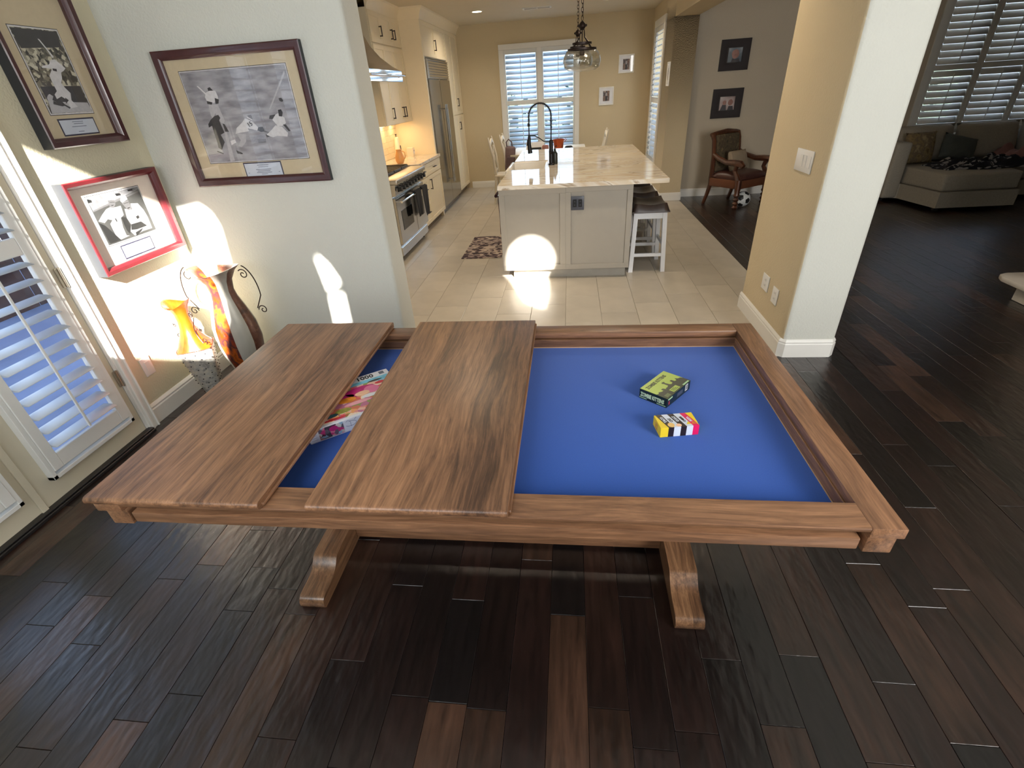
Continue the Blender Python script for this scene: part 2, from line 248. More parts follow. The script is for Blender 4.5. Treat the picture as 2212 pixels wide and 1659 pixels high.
# ---------------------------------------------------------------- mesh helpers
class B:
    def __init__(s): s.bm = bmesh.new(); s.mi = 0
    def _mark(s, n0):
        s.bm.faces.ensure_lookup_table()
        for f in s.bm.faces[n0:]: f.material_index = s.mi
    def box(s, x0, x1, y0, y1, z0, z1, bev=0, seg=1):
        n0 = len(s.bm.faces)
        g = bmesh.ops.create_cube(s.bm, size=1)
        for v in g['verts']:
            v.co.x = x0 if v.co.x < 0 else x1; v.co.y = y0 if v.co.y < 0 else y1; v.co.z = z0 if v.co.z < 0 else z1
        if bev:
            ed = list({e for v in g['verts'] for e in v.link_edges})
            bmesh.ops.bevel(s.bm, geom=ed, offset=bev, segments=seg, profile=.5, affect='EDGES', clamp_overlap=True)
        s.bm.faces.ensure_lookup_table()
        if s.mi:
            for f in s.bm.faces[n0:]: f.material_index = s.mi
        return s
    def obox(s, c, sz, rot=(0, 0, 0), bev=0, seg=1):
        g = bmesh.ops.create_cube(s.bm, size=1); R = Euler(rot).to_matrix()
        vs = g['verts']
        for v in vs: v.co = Vector((v.co.x * sz[0], v.co.y * sz[1], v.co.z * sz[2]))
        if bev:
            ed = list({e for v in vs for e in v.link_edges}); r = bmesh.ops.bevel(s.bm, geom=ed, offset=bev, segments=seg, profile=.5, affect='EDGES', clamp_overlap=True)
            vs = list({v for f in r['faces'] for v in f.verts} | {v for v in vs if v.is_valid})
        for v in vs: v.co = R @ v.co + Vector(c)
        return s
    def tube(s, pts, r, n=8, closed=False, caps=True):
        pts = [Vector(p) for p in pts]; N = len(pts); rings = []; up = None
        rr = r if isinstance(r, (list, tuple)) else [r] * N
        for i, p in enumerate(pts):
            a = pts[(i - 1) % N] if (closed or i > 0) else p; c = pts[(i + 1) % N] if (closed or i < N - 1) else p
            t = (c - a).normalized()
            if up is None:
                up = Vector((0, 0, 1)) if abs(t.z) < .9 else Vector((1, 0, 0))
            u = (up - t * up.dot(t))
            u = u.normalized() if u.length > 1e-6 else t.orthogonal().normalized(); up = u
            w = t.cross(u)
            rings.append([s.bm.verts.new(p + (u * math.cos(2 * PI * k / n) + w * math.sin(2 * PI * k / n)) * rr[i]) for k in range(n)])
        for i in range(N if closed else N - 1):
            A, C = rings[i], rings[(i + 1) % N]
            for k in range(n): s.bm.faces.new((A[k], A[(k + 1) % n], C[(k + 1) % n], C[k]))
        if caps and not closed:
            s.bm.faces.new(rings[0][::-1]); s.bm.faces.new(rings[-1])
        return s
    def lathe(s, prof, c=(0, 0, 0), n=24, cap=True, sq=(1, 1)):
        c = Vector(c); rings = []
        for r, z in prof:
            rings.append([s.bm.verts.new(c + Vector((r * math.cos(2 * PI * k / n) * sq[0], r * math.sin(2 * PI * k / n) * sq[1], z))) for k in range(n)])
        for A, C in zip(rings, rings[1:]):
            for k in range(n): s.bm.faces.new((A[k], A[(k + 1) % n], C[(k + 1) % n], C[k]))
        if cap:
            s.bm.faces.new(rings[0][::-1]); s.bm.faces.new(rings[-1])
        return s
    def prism(s, pts, a, b, plane='XY'):
        """extrude a 2-D outline between a and b along the axis normal to plane"""
        def mk(p, d):
            return {'XY': (p[0], p[1], d), 'XZ': (p[0], d, p[1]), 'YZ': (d, p[0], p[1])}[plane]
        A = [s.bm.verts.new(mk(p, a)) for p in pts]; C = [s.bm.verts.new(mk(p, b)) for p in pts]
        s.bm.faces.new(A[::-1]); s.bm.faces.new(C); N = len(pts)
        for i in range(N): s.bm.faces.new((A[i], A[(i + 1) % N], C[(i + 1) % N], C[i]))
        return s
    def sphere(s, c, r, sub=2, sc3=(1, 1, 1)):
        g = bmesh.ops.create_icosphere(s.bm, subdivisions=sub, radius=r)
        for v in g['verts']: v.co = Vector((v.co.x * sc3[0], v.co.y * sc3[1], v.co.z * sc3[2])) + Vector(c)
        return s
    def pillow(s, c, w, d, h, rot=(0, 0, 0), n=10, seed=0, wr=.0):
        """soft cushion: superellipse plan, bulging thickness"""
        R = Euler(rot).to_matrix(); rnd = random.Random(seed); top = {}; bot = {}
        for i in range(n + 1):
            for j in range(n + 1):
                u = -1 + 2 * i / n; v = -1 + 2 * j / n
                t = max(0, (1 - abs(u) ** 3.2)) ** .5 * max(0, (1 - abs(v) ** 3.2)) ** .5
                pin = 1 - .07 * (1 - t)
                x = u * w / 2 * (pin + .04 * (abs(v) > .9)); y = v * d / 2 * (pin + .04 * (abs(u) > .9)); k = h / 2 * t + wr * (rnd.random() - .5) * t
                top[i, j] = s.bm.verts.new(R @ Vector((x, y, k)) + Vector(c))
                bot[i, j] = top[i, j] if i in (0, n) or j in (0, n) else s.bm.verts.new(R @ Vector((x, y, -k)) + Vector(c))
        for i in range(n):
            for j in range(n):
                s.bm.faces.new((top[i, j], top[i + 1, j], top[i + 1, j + 1], top[i, j + 1]))
                q = (bot[i, j], bot[i, j + 1], bot[i + 1, j + 1], bot[i + 1, j])
                if len(set(q)) == 4 and set(q) != {top[i, j], top[i + 1, j], top[i + 1, j + 1], top[i, j + 1]}: s.bm.faces.new(q)
        return s

ROOTLOC = {}
def root_offset(p):
    while p is not None and p.parent is not None: p = p.parent
    return ROOTLOC.get(p.name) if p is not None else None
def obj(name, b, mats, parent=None, kind=None, label=None, cat=None, group=None, smooth=35):
    bm = b.bm; off = root_offset(parent)
    if off is not None: bmesh.ops.translate(bm, verts=bm.verts, vec=-off)
    bmesh.ops.recalc_face_normals(bm, faces=bm.faces)
    me = bpy.data.meshes.new(name); bm.to_mesh(me); bm.free()
    for m in (mats if isinstance(mats, (list, tuple)) else [mats]): me.materials.append(m)
    for p in me.polygons: p.use_smooth = True
    me.set_sharp_from_angle(angle=math.radians(smooth))
    o = bpy.data.objects.new(name, me); COL.objects.link(o); o.parent = parent
    if kind: o['kind'] = kind
    if label: o['label'] = label
    if cat: o['category'] = cat
    if group: o['group'] = group
    return o
def thing(name, label, cat, loc=(0, 0, 0), rotz=0, group=None, kind=None, local=False, rot=None):
    o = bpy.data.objects.new(name, None); COL.objects.link(o); o.location = loc; o.rotation_euler = rot if rot else (0, 0, rotz)
    o.empty_display_size = .1; o['label'] = label; o['category'] = cat
    if group: o['group'] = group
    if kind: o['kind'] = kind
    if not local: ROOTLOC[o.name] = Vector(loc)
    return o
def inst(name, me, parent, loc=(0, 0, 0), rot=(0, 0, 0), scale=(1, 1, 1)):
    o = bpy.data.objects.new(name, me); COL.objects.link(o); o.parent = parent
    o.location = loc; o.rotation_euler = rot; o.scale = scale
    return o
def copy_tree(o, parent=None, loc=None, rot=None, label=None):
    c = o.copy(); COL.objects.link(c); c.parent = parent
    if loc is not None: c.location = loc
    if rot is not None: c.rotation_euler = rot
    if label: c['label'] = label
    for ch in o.children: copy_tree(ch, c)
    return c
def text(name, body, size, mat, parent, M4, depth=.0004, align='LEFT', sx=1.0, space=1.0, bold=0.0):
    cu = bpy.data.curves.new(name, 'FONT'); cu.body = body; cu.size = size; cu.extrude = depth; cu.align_x = align; cu.space_character = space
    cu.offset = bold; cu.resolution_u = 2
    t = bpy.data.objects.new(name, cu); COL.objects.link(t); bpy.context.view_layer.update()
    me = bpy.data.meshes.new_from_object(t.evaluated_get(bpy.context.evaluated_depsgraph_get())); bpy.data.objects.remove(t)
    me.transform(M4 @ Matrix.Diagonal((sx, 1, 1, 1))); me.materials.clear(); me.materials.append(mat)
    o = bpy.data.objects.new(name, me); COL.objects.link(o); o.parent = parent
    return o
def frame4(o, x, y, z):
    x, y, z = Vector(x), Vector(y), Vector(z)
    return Matrix(((x.x, y.x, z.x, o[0]), (x.y, y.y, z.y, o[1]), (x.z, y.z, z.z, o[2]), (0, 0, 0, 1)))
def struct(name, b, mats, label, cat='wall', smooth=35): return obj(name, b, mats, None, 'structure', label, cat, smooth=smooth)
def grid_wall(b, axis, c0, c1, u0, u1, z0, z1, holes):
    """solid slab with rectangular openings; axis is the slab's normal"""
    us = sorted({u0, u1, *[h[0] for h in holes], *[h[1] for h in holes]}); zs = sorted({z0, z1, *[h[2] for h in holes], *[h[3] for h in holes]})
    for a, c in zip(us, us[1:]):
        for p, q in zip(zs, zs[1:]):
            mu, mz = (a + c) / 2, (p + q) / 2
            if any(h[0] < mu < h[1] and h[2] < mz < h[3] for h in holes): continue
            if axis == 'Y': b.box(a, c, c0, c1, p, q)
            else: b.box(c0, c1, a, c, p, q)
    bmesh.ops.remove_doubles(b.bm, verts=b.bm.verts, dist=1e-5)
    seen = {}
    for f in list(b.bm.faces):
        k = tuple(round(x, 4) for x in f.calc_center_median()); seen.setdefault(k, []).append(f)
    bmesh.ops.delete(b.bm, geom=[f for v in seen.values() if len(v) > 1 for f in v], context='FACES_ONLY')
    return b

XL = -2.638; YW = 3.11; YK = 10.59; ZC = 2.735; ZH = 4.3
# ================================================================ SHELL
# ---- timber floor: subfloor and planks
fl = thing('floor', 'dark hand-scraped wooden plank floor of the dining and living rooms', 'floor', (0, 0, 0), kind='structure')
obj('subfloor', B().box(XL - .1, 7.2, -.8, YW, -.06, -.0145).box(1.775, 7.2, YW, 8.75, -.06, -.0145), M('subfloor', (.01, .008, .008), .9), fl)
PW = .1292; P_ORG = -1.103
lens = [.32, .45, .62, .78, .95, 1.2]
plank_me = []
for L in lens:
    bb = B().box(-PW / 2 + .0007, PW / 2 - .0007, -L / 2 + .0007, L / 2 - .0007, -.0145, 0, .0010)
    me = bpy.data.meshes.new('plank'); bb.bm.to_mesh(me); bb.bm.free(); me.materials.append(FLOOR)
    plank_me.append(me)
rp = random.Random(11); cand = []
JOINTS = {-2: [.72, 1.03, 1.23], -4: [1.23], -3: [.63, 1.43], 2: [.87], 1: [.62], 4: [.77], 3: [1.18], 0: [1.03], -6: [.86], -8: [.92], 14: [.99], 12: [.96], 13: [.77], 16: [.92], 17: [1.38], 9: [.78], 10: [.68, 1.18], 18: [1.2], 5: [.76, 1.13], 8: [1.09], 7: [1.33]}
TONE = {(8, .5): .97, (0, .5): .93, (5, .9): .01, (1, .5): .6, (1, .9): .72, (9, .5): .86, (14, 1.2): .8, (7, 1.0): .5, (2, .6): .25, (4, .5): .55, (6, .8): .3, (3, .8): .35, (13, .5): .78, (15, .9): .72, (-1, .8): .6, (-5, .9): .7}
c0 = int((XL - P_ORG) / PW) - 1; c1 = int((7.2 - P_ORG) / PW) + 1
for c in range(c0, c1):
    xm = P_ORG + (c + .5) * PW; yend = YW if xm < 1.78 else 8.73
    if xm < XL - .06: continue
    ys = [-.8]; jj = JOINTS.get(c, [])
    if jj: ys += [jj[0] - rp.choice(lens[2:5])] if jj[0] - .8 > -.3 else []
    ys += jj
    ys = [y for y in ys if y >= -.8]
    if not jj: ys = [-.8, -.8 + rp.uniform(.2, 1.1)]
    while ys[-1] < yend: ys.append(ys[-1] + rp.choice([.45, .62, .78, .78, .95, 1.2]))
    ys[-1] = yend
    if ys[-1] - ys[-2] < .06: ys.pop(-2)
    for a, b_ in zip(ys, ys[1:]):
        t = rp.random() ** 1.25
        for (cc, yy), tv in TONE.items():
            if cc == c and a <= yy < b_: t = tv
        cand.append((xm, a, b_, t))
def in_view(x, y):
    d = Vector((x, y, -1.684)); zf = d.dot(_f)
    return zf > .1 and abs(d.dot(_r) / zf) < 1.12 and -.85 < d.dot(_u) / zf < .85
vis = [t for t in cand if any(in_view(t[0] + dx, t[1] + (t[2] - t[1]) * f) for f in (0, .25, .5, .75, 1) for dx in (-.06, .06))]
vis.sort(key=lambda t: t[0] ** 2 + ((t[1] + t[2]) / 2) ** 2)
near = vis[:296]; ns = set(near); rest = [t for t in cand if t not in ns]
for x, y, y1, t in near:
    k = min(range(len(lens)), key=lambda k: abs(lens[k] - (y1 - y)))
    o = inst('plank', plank_me[k], fl, (x, (y + y1) / 2, -.0002 * (int(t * 97) % 3) - (.0022 if 1.76 < x < 1.84 else 0)), (0, 0, 0), (1, (y1 - y) / lens[k], 1)); o.color = (t, t, t, 1)
bb = B()
for x, y, y1, t in rest: bb.box(max(x - PW / 2 + .0007, 1.775 if 1.76 < x < 1.84 else -99), x + PW / 2 - .0007, y + .0007, y1 - .0007, -.0145, -.0002, .0014)
obj('far_planks', bb, FLOOR, fl, kind='stuff')
# ---- kitchen tile floor
ft = thing('floor', 'beige stone tile floor of the kitchen', 'floor', (0, 0, 0), kind='structure')
obj('grout', B().box(XL - .1, 1.775, YW, YK, -.06, -.0035), M('grout', srgb(150, 140, 124), .9), ft)
bb = B().box(-.1505, .1505, -.303, .303, -.0035, 0, .0012); tme = bpy.data.meshes.new('tile'); bb.bm.to_mesh(tme); bb.bm.free(); tme.materials.append(TILE)
tw, tl = .304, .609
for c in range(-9, 6):
    xm = -.03 - .152 + c * tw + tw
    ys = YW + (.203 * (c % 3)) - .609
    y = ys
    while y < YK:
        a, e = max(y, YW), min(y + tl, YK)
        x0, x1 = max(xm - tw / 2, XL), min(xm + tw / 2, 1.772)
        if e - a > .04 and x1 - x0 > .03:
            inst('tile', tme, ft, ((x0 + x1) / 2, (a + e) / 2, 0), (0, 0, 0), ((x1 - x0) / tw, (e - a) / tl, 1))
        y += tl
# ---- walls
b = B(); grid_wall(b, 'X', XL - .14, XL, -.8, YK + .16, 0, ZH, [(.76, 2.185, -.001, 2.44)])
struct('wall_left', b, P_LEFT, 'pale khaki textured wall with two framed photos beside the patio doors')
b = B(); r_ = .03
pr = [(XL, YW), (-1.2 - r_, YW)] + [(-1.2 - r_ + r_ * math.sin(a), YW + r_ - r_ * math.cos(a)) for a in [PI / 12 * k for k in range(1, 7)]] + [(-1.2, YW + .25), (XL, YW + .25)]
b.prism(pr, 0, ZH)
struct('wall_back', b, P_DINE, 'cool grey wall with the largest framed photo, ending at the kitchen opening')
b = B(); x0, x1, y0, y1 = 1.44, 1.778, YW, 4.022; pr = []
for cx_, cy_, s in ((x0 + r_, y0 + r_, PI), (x1 - r_, y0 + r_, 1.5 * PI), (x1 - r_, y1 - r_, 0), (x0 + r_, y1 - r_, .5 * PI)):
    for k in range(7): pr.append((cx_ + r_ * math.cos(s + PI / 12 * k), cy_ + r_ * math.sin(s + PI / 12 * k)))
b.prism(pr, 0, ZH); b.bm.normal_update(); bmesh.ops.recalc_face_normals(b.bm, faces=b.bm.faces)
for f in b.bm.faces:
    if f.normal.x < -.75: f.material_index = 1
struct('wall_column', b, [P_DINE, P_BEIGE], 'thick wall end between kitchen and living room, beige left face and grey front')
struct('wall_above_openings', B().box(-1.2, 1.44, YW, YW + .25, ZC, ZH).box(1.778, 7.2, YW, YW + .25, ZC, ZH), P_DINE, 'wall over the openings towards kitchen and living room')
b = B().box(1.45, 1.775, 4.022, 8.47, 2.414, ZC)
struct('wall_header', b, P_BEIGE, 'beige header over the opening between kitchen and sitting area')
b = B(); grid_wall(b, 'X', 1.45, 1.775, 8.47, YK + .16, 0, ZC, [(9.23, 10.10, .45, 2.42)])
struct('wall_right_kitchen', b, P_BEIGE, 'beige kitchen side wall with the narrow-looking shuttered window')
b = B(); grid_wall(b, 'Y', YK, YK + .16, XL, 1.45, 0, ZC, [(-1.20, .10, .45, 2.32)])
struct('wall_kitchen_end', b, P_BEIGE, 'beige end wall of the kitchen with shuttered window and two small white frames')
b = B(); grid_wall(b, 'Y', 8.73, 8.89, 1.775, 7.2, 0, ZC, [(5.10, 6.95, .80, 2.5)])
struct('wall_sitting', b, P_GREY, 'taupe wall behind the carved armchair and the sofa')
struct('wall_right', B().box(7.2, 7.35, -.8, 8.89, 0, ZH), P_GREY, 'far right wall of the living room')
# unseen rear wall; its openings are shaped to cast the sun patches
def rear_wall():
    bm = bmesh.new()
    def loop(pts):
        vs = [bm.verts.new((x, -.8, z)) for x, z in pts]
        return [bm.edges.new((vs[i], vs[(i + 1) % len(vs)])) for i in range(len(vs))]
    es = loop([(-10, 0), (7.35, 0), (7.35, 4.6), (-10, 4.6)])  # run out far to the left to keep the sun off the patio
    es += loop([(-1.405, 2.30), (-.95, 2.30), (-.84, 2.6), (-.81, 3.1), (-.79, 3.33), (-.815, 3.42), (-.873, 3.47), (-.97, 3.455), (-1.14, 3.43), (-1.405, 3.45)])
    ar = [(1.864 + .228 * math.cos(PI * k / 12), 3.51 + .235 * math.sin(PI * k / 12)) for k in range(13)]
    es += loop(ar + [(1.645, 3.27), (1.606, 2.94), (1.70, 2.86), (1.80, 2.99), (1.974, 3.25)])
    es += loop([(-.159, 3.13), (-.085, 3.04), (-.035, 2.92), (-.128, 2.86)])
    es += loop([(-.128, 2.83), (-.035, 2.84), (-.04, 2.6), (-.14, 2.6)])
    bmesh.ops.triangle_fill(bm, use_beauty=True, use_dissolve=False, edges=es)
    r = bmesh.ops.extrude_face_region(bm, geom=bm.faces[:]); vs = [v for v in r['geom'] if isinstance(v, bmesh.types.BMVert)]
    bmesh.ops.translate(bm, verts=vs, vec=(0, -.02, 0))
    b = B(); b.bm.free(); b.bm = bm; return b
struct('wall_rear', rear_wall(), P_DINE, 'unseen wall behind the viewer with openings shaped for the sun patches', smooth=20)
struct('ceiling', B().box(XL - .14, 7.35, YW, YK + .16, ZC, ZC + .12), P_CEIL, 'low beige kitchen ceiling with recessed lights and a vent', 'ceiling')
struct('ceiling', B().box(XL - .14, 7.35, -.8, YW + .25, ZH, ZH + .12), P_DINE, 'high dining room ceiling', 'ceiling')
# ---- baseboards
def baseb(name, pts, label, inward, h=.13, t=.016):
    """run of baseboard along a polyline; inward +1 puts it on the left of travel"""
    prof = [(0, 0), (t, 0), (t, h - .035), (t - .004, h - .028), (t - .002, h - .018), (t - .009, h - .004), (t - .012, h), (0, h)]
    b = B(); rings = []; P = [Vector((p[0], p[1], 0)) for p in pts]
    for i, p in enumerate(P):
        d0 = (p - P[i - 1]).normalized() if i > 0 else None; d1 = (P[i + 1] - p).normalized() if i < len(P) - 1 else None
        d0 = d0 or d1; d1 = d1 or d0
        n0 = Vector((-d0.y, d0.x, 0)) * inward; n1 = Vector((-d1.y, d1.x, 0)) * inward
        m = (n0 + n1); m = m / max(m.dot(n0), 1e-6)
        rings.append([b.bm.verts.new(p + m * o_ + Vector((0, 0, z))) for o_, z in prof])
    for A, C in zip(rings, rings[1:]):
        for k in range(len(prof)): b.bm.faces.new((A[k], A[(k + 1) % len(prof)], C[(k + 1) % len(prof)], C[k]))
    b.bm.faces.new(rings[0][::-1]); b.bm.faces.new(rings[-1])
    struct(name, b, TRIM, label, 'baseboard', smooth=25)
baseb('baseboard_left', [(XL, 2.262), (XL, YW), (-1.215, YW), (-1.2, YW + .015), (-1.2, YW + .25)], 'white baseboard running round the corner behind the two vases', -1)
baseb('baseboard_column', [(1.44, 4.02), (1.44, YW + .025), (1.465, YW), (1.753, YW), (1.778, YW + .025), (1.778, 4.02)], 'white baseboard round the foot of the thick wall end', -1)
baseb('baseboard_kitchen', [(-2.0, YK), (1.45, YK), (1.45, 8.47), (1.775, 8.47), (1.775, 8.73), (7.2, 8.73)], 'white baseboard along the kitchen end wall and the sitting room wall', -1, h=.12)

# ================================================================ SHUTTERS
def slat_material():
    m = M('translucent_slat', srgb(222, 224, 224), .42, mottle=.01); nt, n, l, b = nodes_of(m)
    out = [x for x in n if x.type == 'OUTPUT_MATERIAL'][0]; tr = n.new('ShaderNodeBsdfTranslucent'); tr.inputs[0].default_value = (.5, .7, .9, 1); mx = n.new('ShaderNodeMixShader'); mx.inputs[0].default_value = .3
    l.new(b.outputs[0], mx.inputs[1]); l.new(tr.outputs[0], mx.inputs[2]); l.new(mx.outputs[0], out.inputs[0]); return m
SLAT = slat_material()
def louver_mesh(L, w=.086, t=.011, mat=None):
    b = B(); n = 12; pr = [(math.cos(2 * PI * k / n) * w / 2, math.sin(2 * PI * k / n) * t / 2) for k in range(n)]
    b.prism(pr, -L / 2, L / 2, 'YZ')
    me = bpy.data.meshes.new('louver'); bmesh.ops.recalc_face_normals(b.bm, faces=b.bm.faces); b.bm.to_mesh(me); b.bm.free(); me.materials.append(mat or SLAT)
    for p in me.polygons: p.use_smooth = len(p.vertices) == 4
    return me
def shutter(root, F, W, zs, stile=.05, tilt=.5, pitch=.0755, rod=True, dark=False, lw=.086):
    """one shutter leaf in a local frame F (x across, y into the room, z up), zs = list of (z0,z1) louvre bays; root sits at the world origin"""
    H0, H1 = zs[0][0], zs[-1][1]
    def add(name, b):
        bmesh.ops.transform(b.bm, matrix=F, verts=b.bm.verts); return obj(name, b, SHUT, root)
    for s in (0, 1):
        a = 0 if s == 0 else W - stile
        add('stile', B().box(a, a + stile, -.014, .014, H0 - .08, H1 + .07, .003))
    add('rail', B().box(stile, W - stile, -.013, .013, H0 - .08, H0, .003)); add('rail', B().box(stile, W - stile, -.013, .013, H1, H1 + .07, .003))
    for (a, b_), (c, d) in zip(zs, zs[1:]): add('rail', B().box(stile, W - stile, -.013, .013, b_, c, .003))
    me = louver_mesh(W - 2 * stile - .006, lw, mat=SHUT if dark else None)
    for a, c in zs:
        n = int((c - a) / pitch); p = (c - a) / n
        for k in range(n):
            z = a + p * (k + .5)
            o = inst('louver', me, root)
            o.matrix_basis = F @ Matrix.Translation((W / 2, 0, z)) @ Matrix.Rotation(tilt, 4, 'X')
        if rod: add('tilt_rod', B().box(W / 2 - .006, W / 2 + .006, .04, .05, a + .03, c - .03, .002))
# ---- patio doors on the left wall
def patio_door(name, y0, y1, label):
    t = thing(name, label, 'door', (0, 0, 0), kind='structure')
    gy0, gy1 = y0 + .13, y1 - .09
    b = B(); grid_wall(b, 'X', -2.665, -2.622, y0 + .002, y1 - .002, .02, 2.42, [(gy0, gy1, .2, 2.28)])
    obj('door_slab', b, DOORP, t)
    obj('glass', B().box(-2.646, -2.641, gy0, gy1, .2, 2.28), PANE, t)
    # box frame that carries the shutter
    fy0, fy1, z0, z1 = y0 + .095, y1 - .065, .14, 2.34
    b = B().box(-2.622, -2.583, fy0, fy0 + .022, z0, z1, .002).box(-2.622, -2.583, fy1 - .022, fy1, z0, z1, .002).box(-2.622, -2.583, fy0, fy1, z0, z0 + .022, .002).box(-2.622, -2.583, fy0, fy1, z1 - .022, z1, .002)
    obj('shutter_frame', b, SHUT, t)
    F = frame4((-2.592, fy1 - .022, 0), (0, -1, 0), (1, 0, 0), (0, 0, 1))
    shutter(t, F, fy1 - fy0 - .044, [(.262, 1.16), (1.24, 2.24)], tilt=-.12)
    return t
d1 = patio_door('door_1', 1.478, 2.165, 'cream patio door with white louvred shutter, hinged beside the framed photos')
for z in (.39, 1.0, 1.75): obj('hinge', B().box(-2.622, -2.612, 2.148, 2.176, z - .05, z + .05, .002).tube([(-2.609, 2.168, z - .052), (-2.609, 2.168, z + .052)], .006, 8), M('satin_nickel_hinge', (.5, .46, .38), .35, .9), d1)
obj('astragal', B().box(-2.622, -2.610, 1.462, 1.494, .02, 2.42, .002), DOORP, d1)
patio_door('door_2', .78, 1.478, 'second cream patio door, mostly outside the left edge of view')
b = B()
for i, (y0, y1, x) in enumerate(((2.168, 2.262, -2.619), (2.18, 2.25, -2.607), (2.196, 2.212, -2.600), (2.2365, 2.2485, -2.600))): b.box(XL - .03 + i * .001, x, y0, y1, 0, 2.424 - i * .001, .003)
b.box(XL - .03, -2.612, .69, 2.262, 2.425, 2.52, .004); b.box(XL - .03, -2.612, .69, .775, 0, 2.424, .004)
struct('trim_1', b, TRIM, 'white moulded casing round the patio doors', 'trim')
struct('trim_2', B().box(-2.78, -2.575, .76, 2.185, -.002, .018, .004).box(-2.655, -2.585, .76, 2.185, .018, .026, .003), THRESH, 'black threshold strip under the patio doors', 'trim')
# ---- kitchen end window
w1 = thing('window_1', 'kitchen end window with white louvred shutters behind the island tap', 'window', (0, 0, 0), kind='structure')
b = B()
for a in ((-1.29, -1.2), (.10, .185)): b.box(a[0], a[1], YK - .03, YK, .45, 2.32, .004)
b.box(-1.29, .185, YK - .03, YK, 2.32, 2.405, .004).box(-1.29, .185, YK - .03, YK, .36, .45, .004).box(-.585, -.505, YK - .028, YK + .03, .45, 2.32, .003)
obj('window_frame', b, TRIM, w1); obj('glass', B().box(-1.2, .1, YK + .10, YK + .105, .45, 2.32), PANE, w1)
for x0, x1 in ((-1.2, -.585), (-.505, .10)):
    F = frame4((x1, YK + .01, 0), (-1, 0, 0), (0, -1, 0), (0, 0, 1)); shutter(w1, F, x1 - x0, [(.53, 1.44), (1.52, 2.25)], stile=.028, tilt=-.75)
# ---- kitchen side window
w2 = thing('window_2', 'kitchen side window with white shutters seen edge-on beyond the island', 'window', (0, 0, 0), kind='structure')
b = B()
for a in ((9.15, 9.23), (10.10, 10.18)): b.box(1.42, 1.45, a[0], a[1], .45, 2.42, .004)
b.box(1.42, 1.45, 9.15, 10.18, 2.42, 2.52, .004).box(1.42, 1.45, 9.15, 10.18, .35, .45, .004)
obj('window_frame', b, TRIM, w2); obj('glass', B().box(1.56, 1.565, 9.23, 10.10, .45, 2.42), PANE, w2)
F = frame4((1.45, 9.23, 0), (0, 1, 0), (-1, 0, 0), (0, 0, 1)); shutter(w2, F, .87, [(.53, 1.36), (1.44, 2.35)], tilt=-.5)
# ---- living room window
w3 = thing('window_3', 'living room window behind the sofa with nearly closed louvred shutters', 'window', (0, 0, 0), kind='structure')
b = B()
for a in ((5.02, 5.10), (6.95, 7.03)): b.box(a[0], a[1], 8.70, 8.73, .80, 2.5, .004)
b.box(5.02, 7.03, 8.70, 8.73, 2.5, 2.58, .004).box(5.02, 7.03, 8.70, 8.73, .72, .80, .004)
obj('window_frame', b, SHUT, w3); obj('glass', B().box(5.1, 6.95, 8.83, 8.835, .8, 2.5), PANE, w3)
for k in range(3):
    x0 = 5.10 + k * .6167; F = frame4((x0 + .6167, 8.73, 0), (-1, 0, 0), (0, -1, 0), (0, 0, 1)); shutter(w3, F, .6167, [(.88, 1.55), (1.62, 2.43)], tilt=-1.15, stile=.045, dark=True)
# ---- outside
struct('ground', B().box(-12, 12, -9, 24, -.3, -.14), M('patio_concrete', srgb(176, 182, 204), .8, mottle=.15, scale=2), 'patio paving outside the doors and windows', 'ground')
fence = thing('garden_fence', 'brown board fence beyond the patio seen through the left shutters', 'fence', (-6.2, 0, -.14))
for k in range(46): obj('fence_board', B().box(-6.22, -6.2, -2 + k * .25, -2 + k * .25 + .235, -.14, 1.75, .003), M('fence_wood', srgb(126, 98, 84), .8, mottle=.25, scale=4), fence)
obj('fence_rail', B().box(-6.2, -6.16, -2, 9.5, 1.3, 1.38).box(-6.2, -6.16, -2, 9.5, .3, .38), MATS['fence_wood'], fence)
hb = B(); rh = random.Random(3)
for k in range(900):
    x = rh.uniform(-4, 9); z = rh.uniform(-.1, 1.9) + .25 * math.sin(x * 2); y = 14.2 + rh.uniform(-.4, .4)
    a = rh.uniform(0, 6.28); s = rh.uniform(.07, .16); d = Vector((math.cos(a), rh.uniform(-.6, .6), math.sin(a))).normalized(); e = d.orthogonal().normalized()
    vs = [hb.bm.verts.new(Vector((x, y, z)) + q) for q in (d * s, e * s * .5, -d * s, -e * s * .5)]; hb.bm.faces.new(vs)
hb.box(-4, 9, 14.2, 14.5, -.14, 1.5)
obj('hedge', hb, M('hedge_leaves', srgb(70, 92, 80), .7, mottle=.4, scale=3), kind='stuff', label='green hedge outside the kitchen end window', cat='hedge')
# ================================================================ GAMING TABLE
TX0, TX1, TY0, TY1 = -1.345, .784, .859, 2.012
T = thing('gaming_table', 'large walnut gaming table with a sunken blue felt playing surface on trestle feet', 'table', (-.28, 1.435, 0))
obj('front_rail', B().prism([(.941, .733), (.941, .76), (.864, .76), (.8605, .7585), (TY0, .755), (TY0 + .002, .746), (TY0 + .014, .733)], -1.265, .705, 'YZ'), walX, T)
obj('back_rail', B().box(-1.265, .705, 1.936, TY1, .733, .76, .003, 2), walX, T)
for a, c in ((TX0, -1.265), (.705, TX1)): obj('side_rail', B().box(a, c, TY0 - .001, TY1, .728, .76, .003, 2), walR, T)
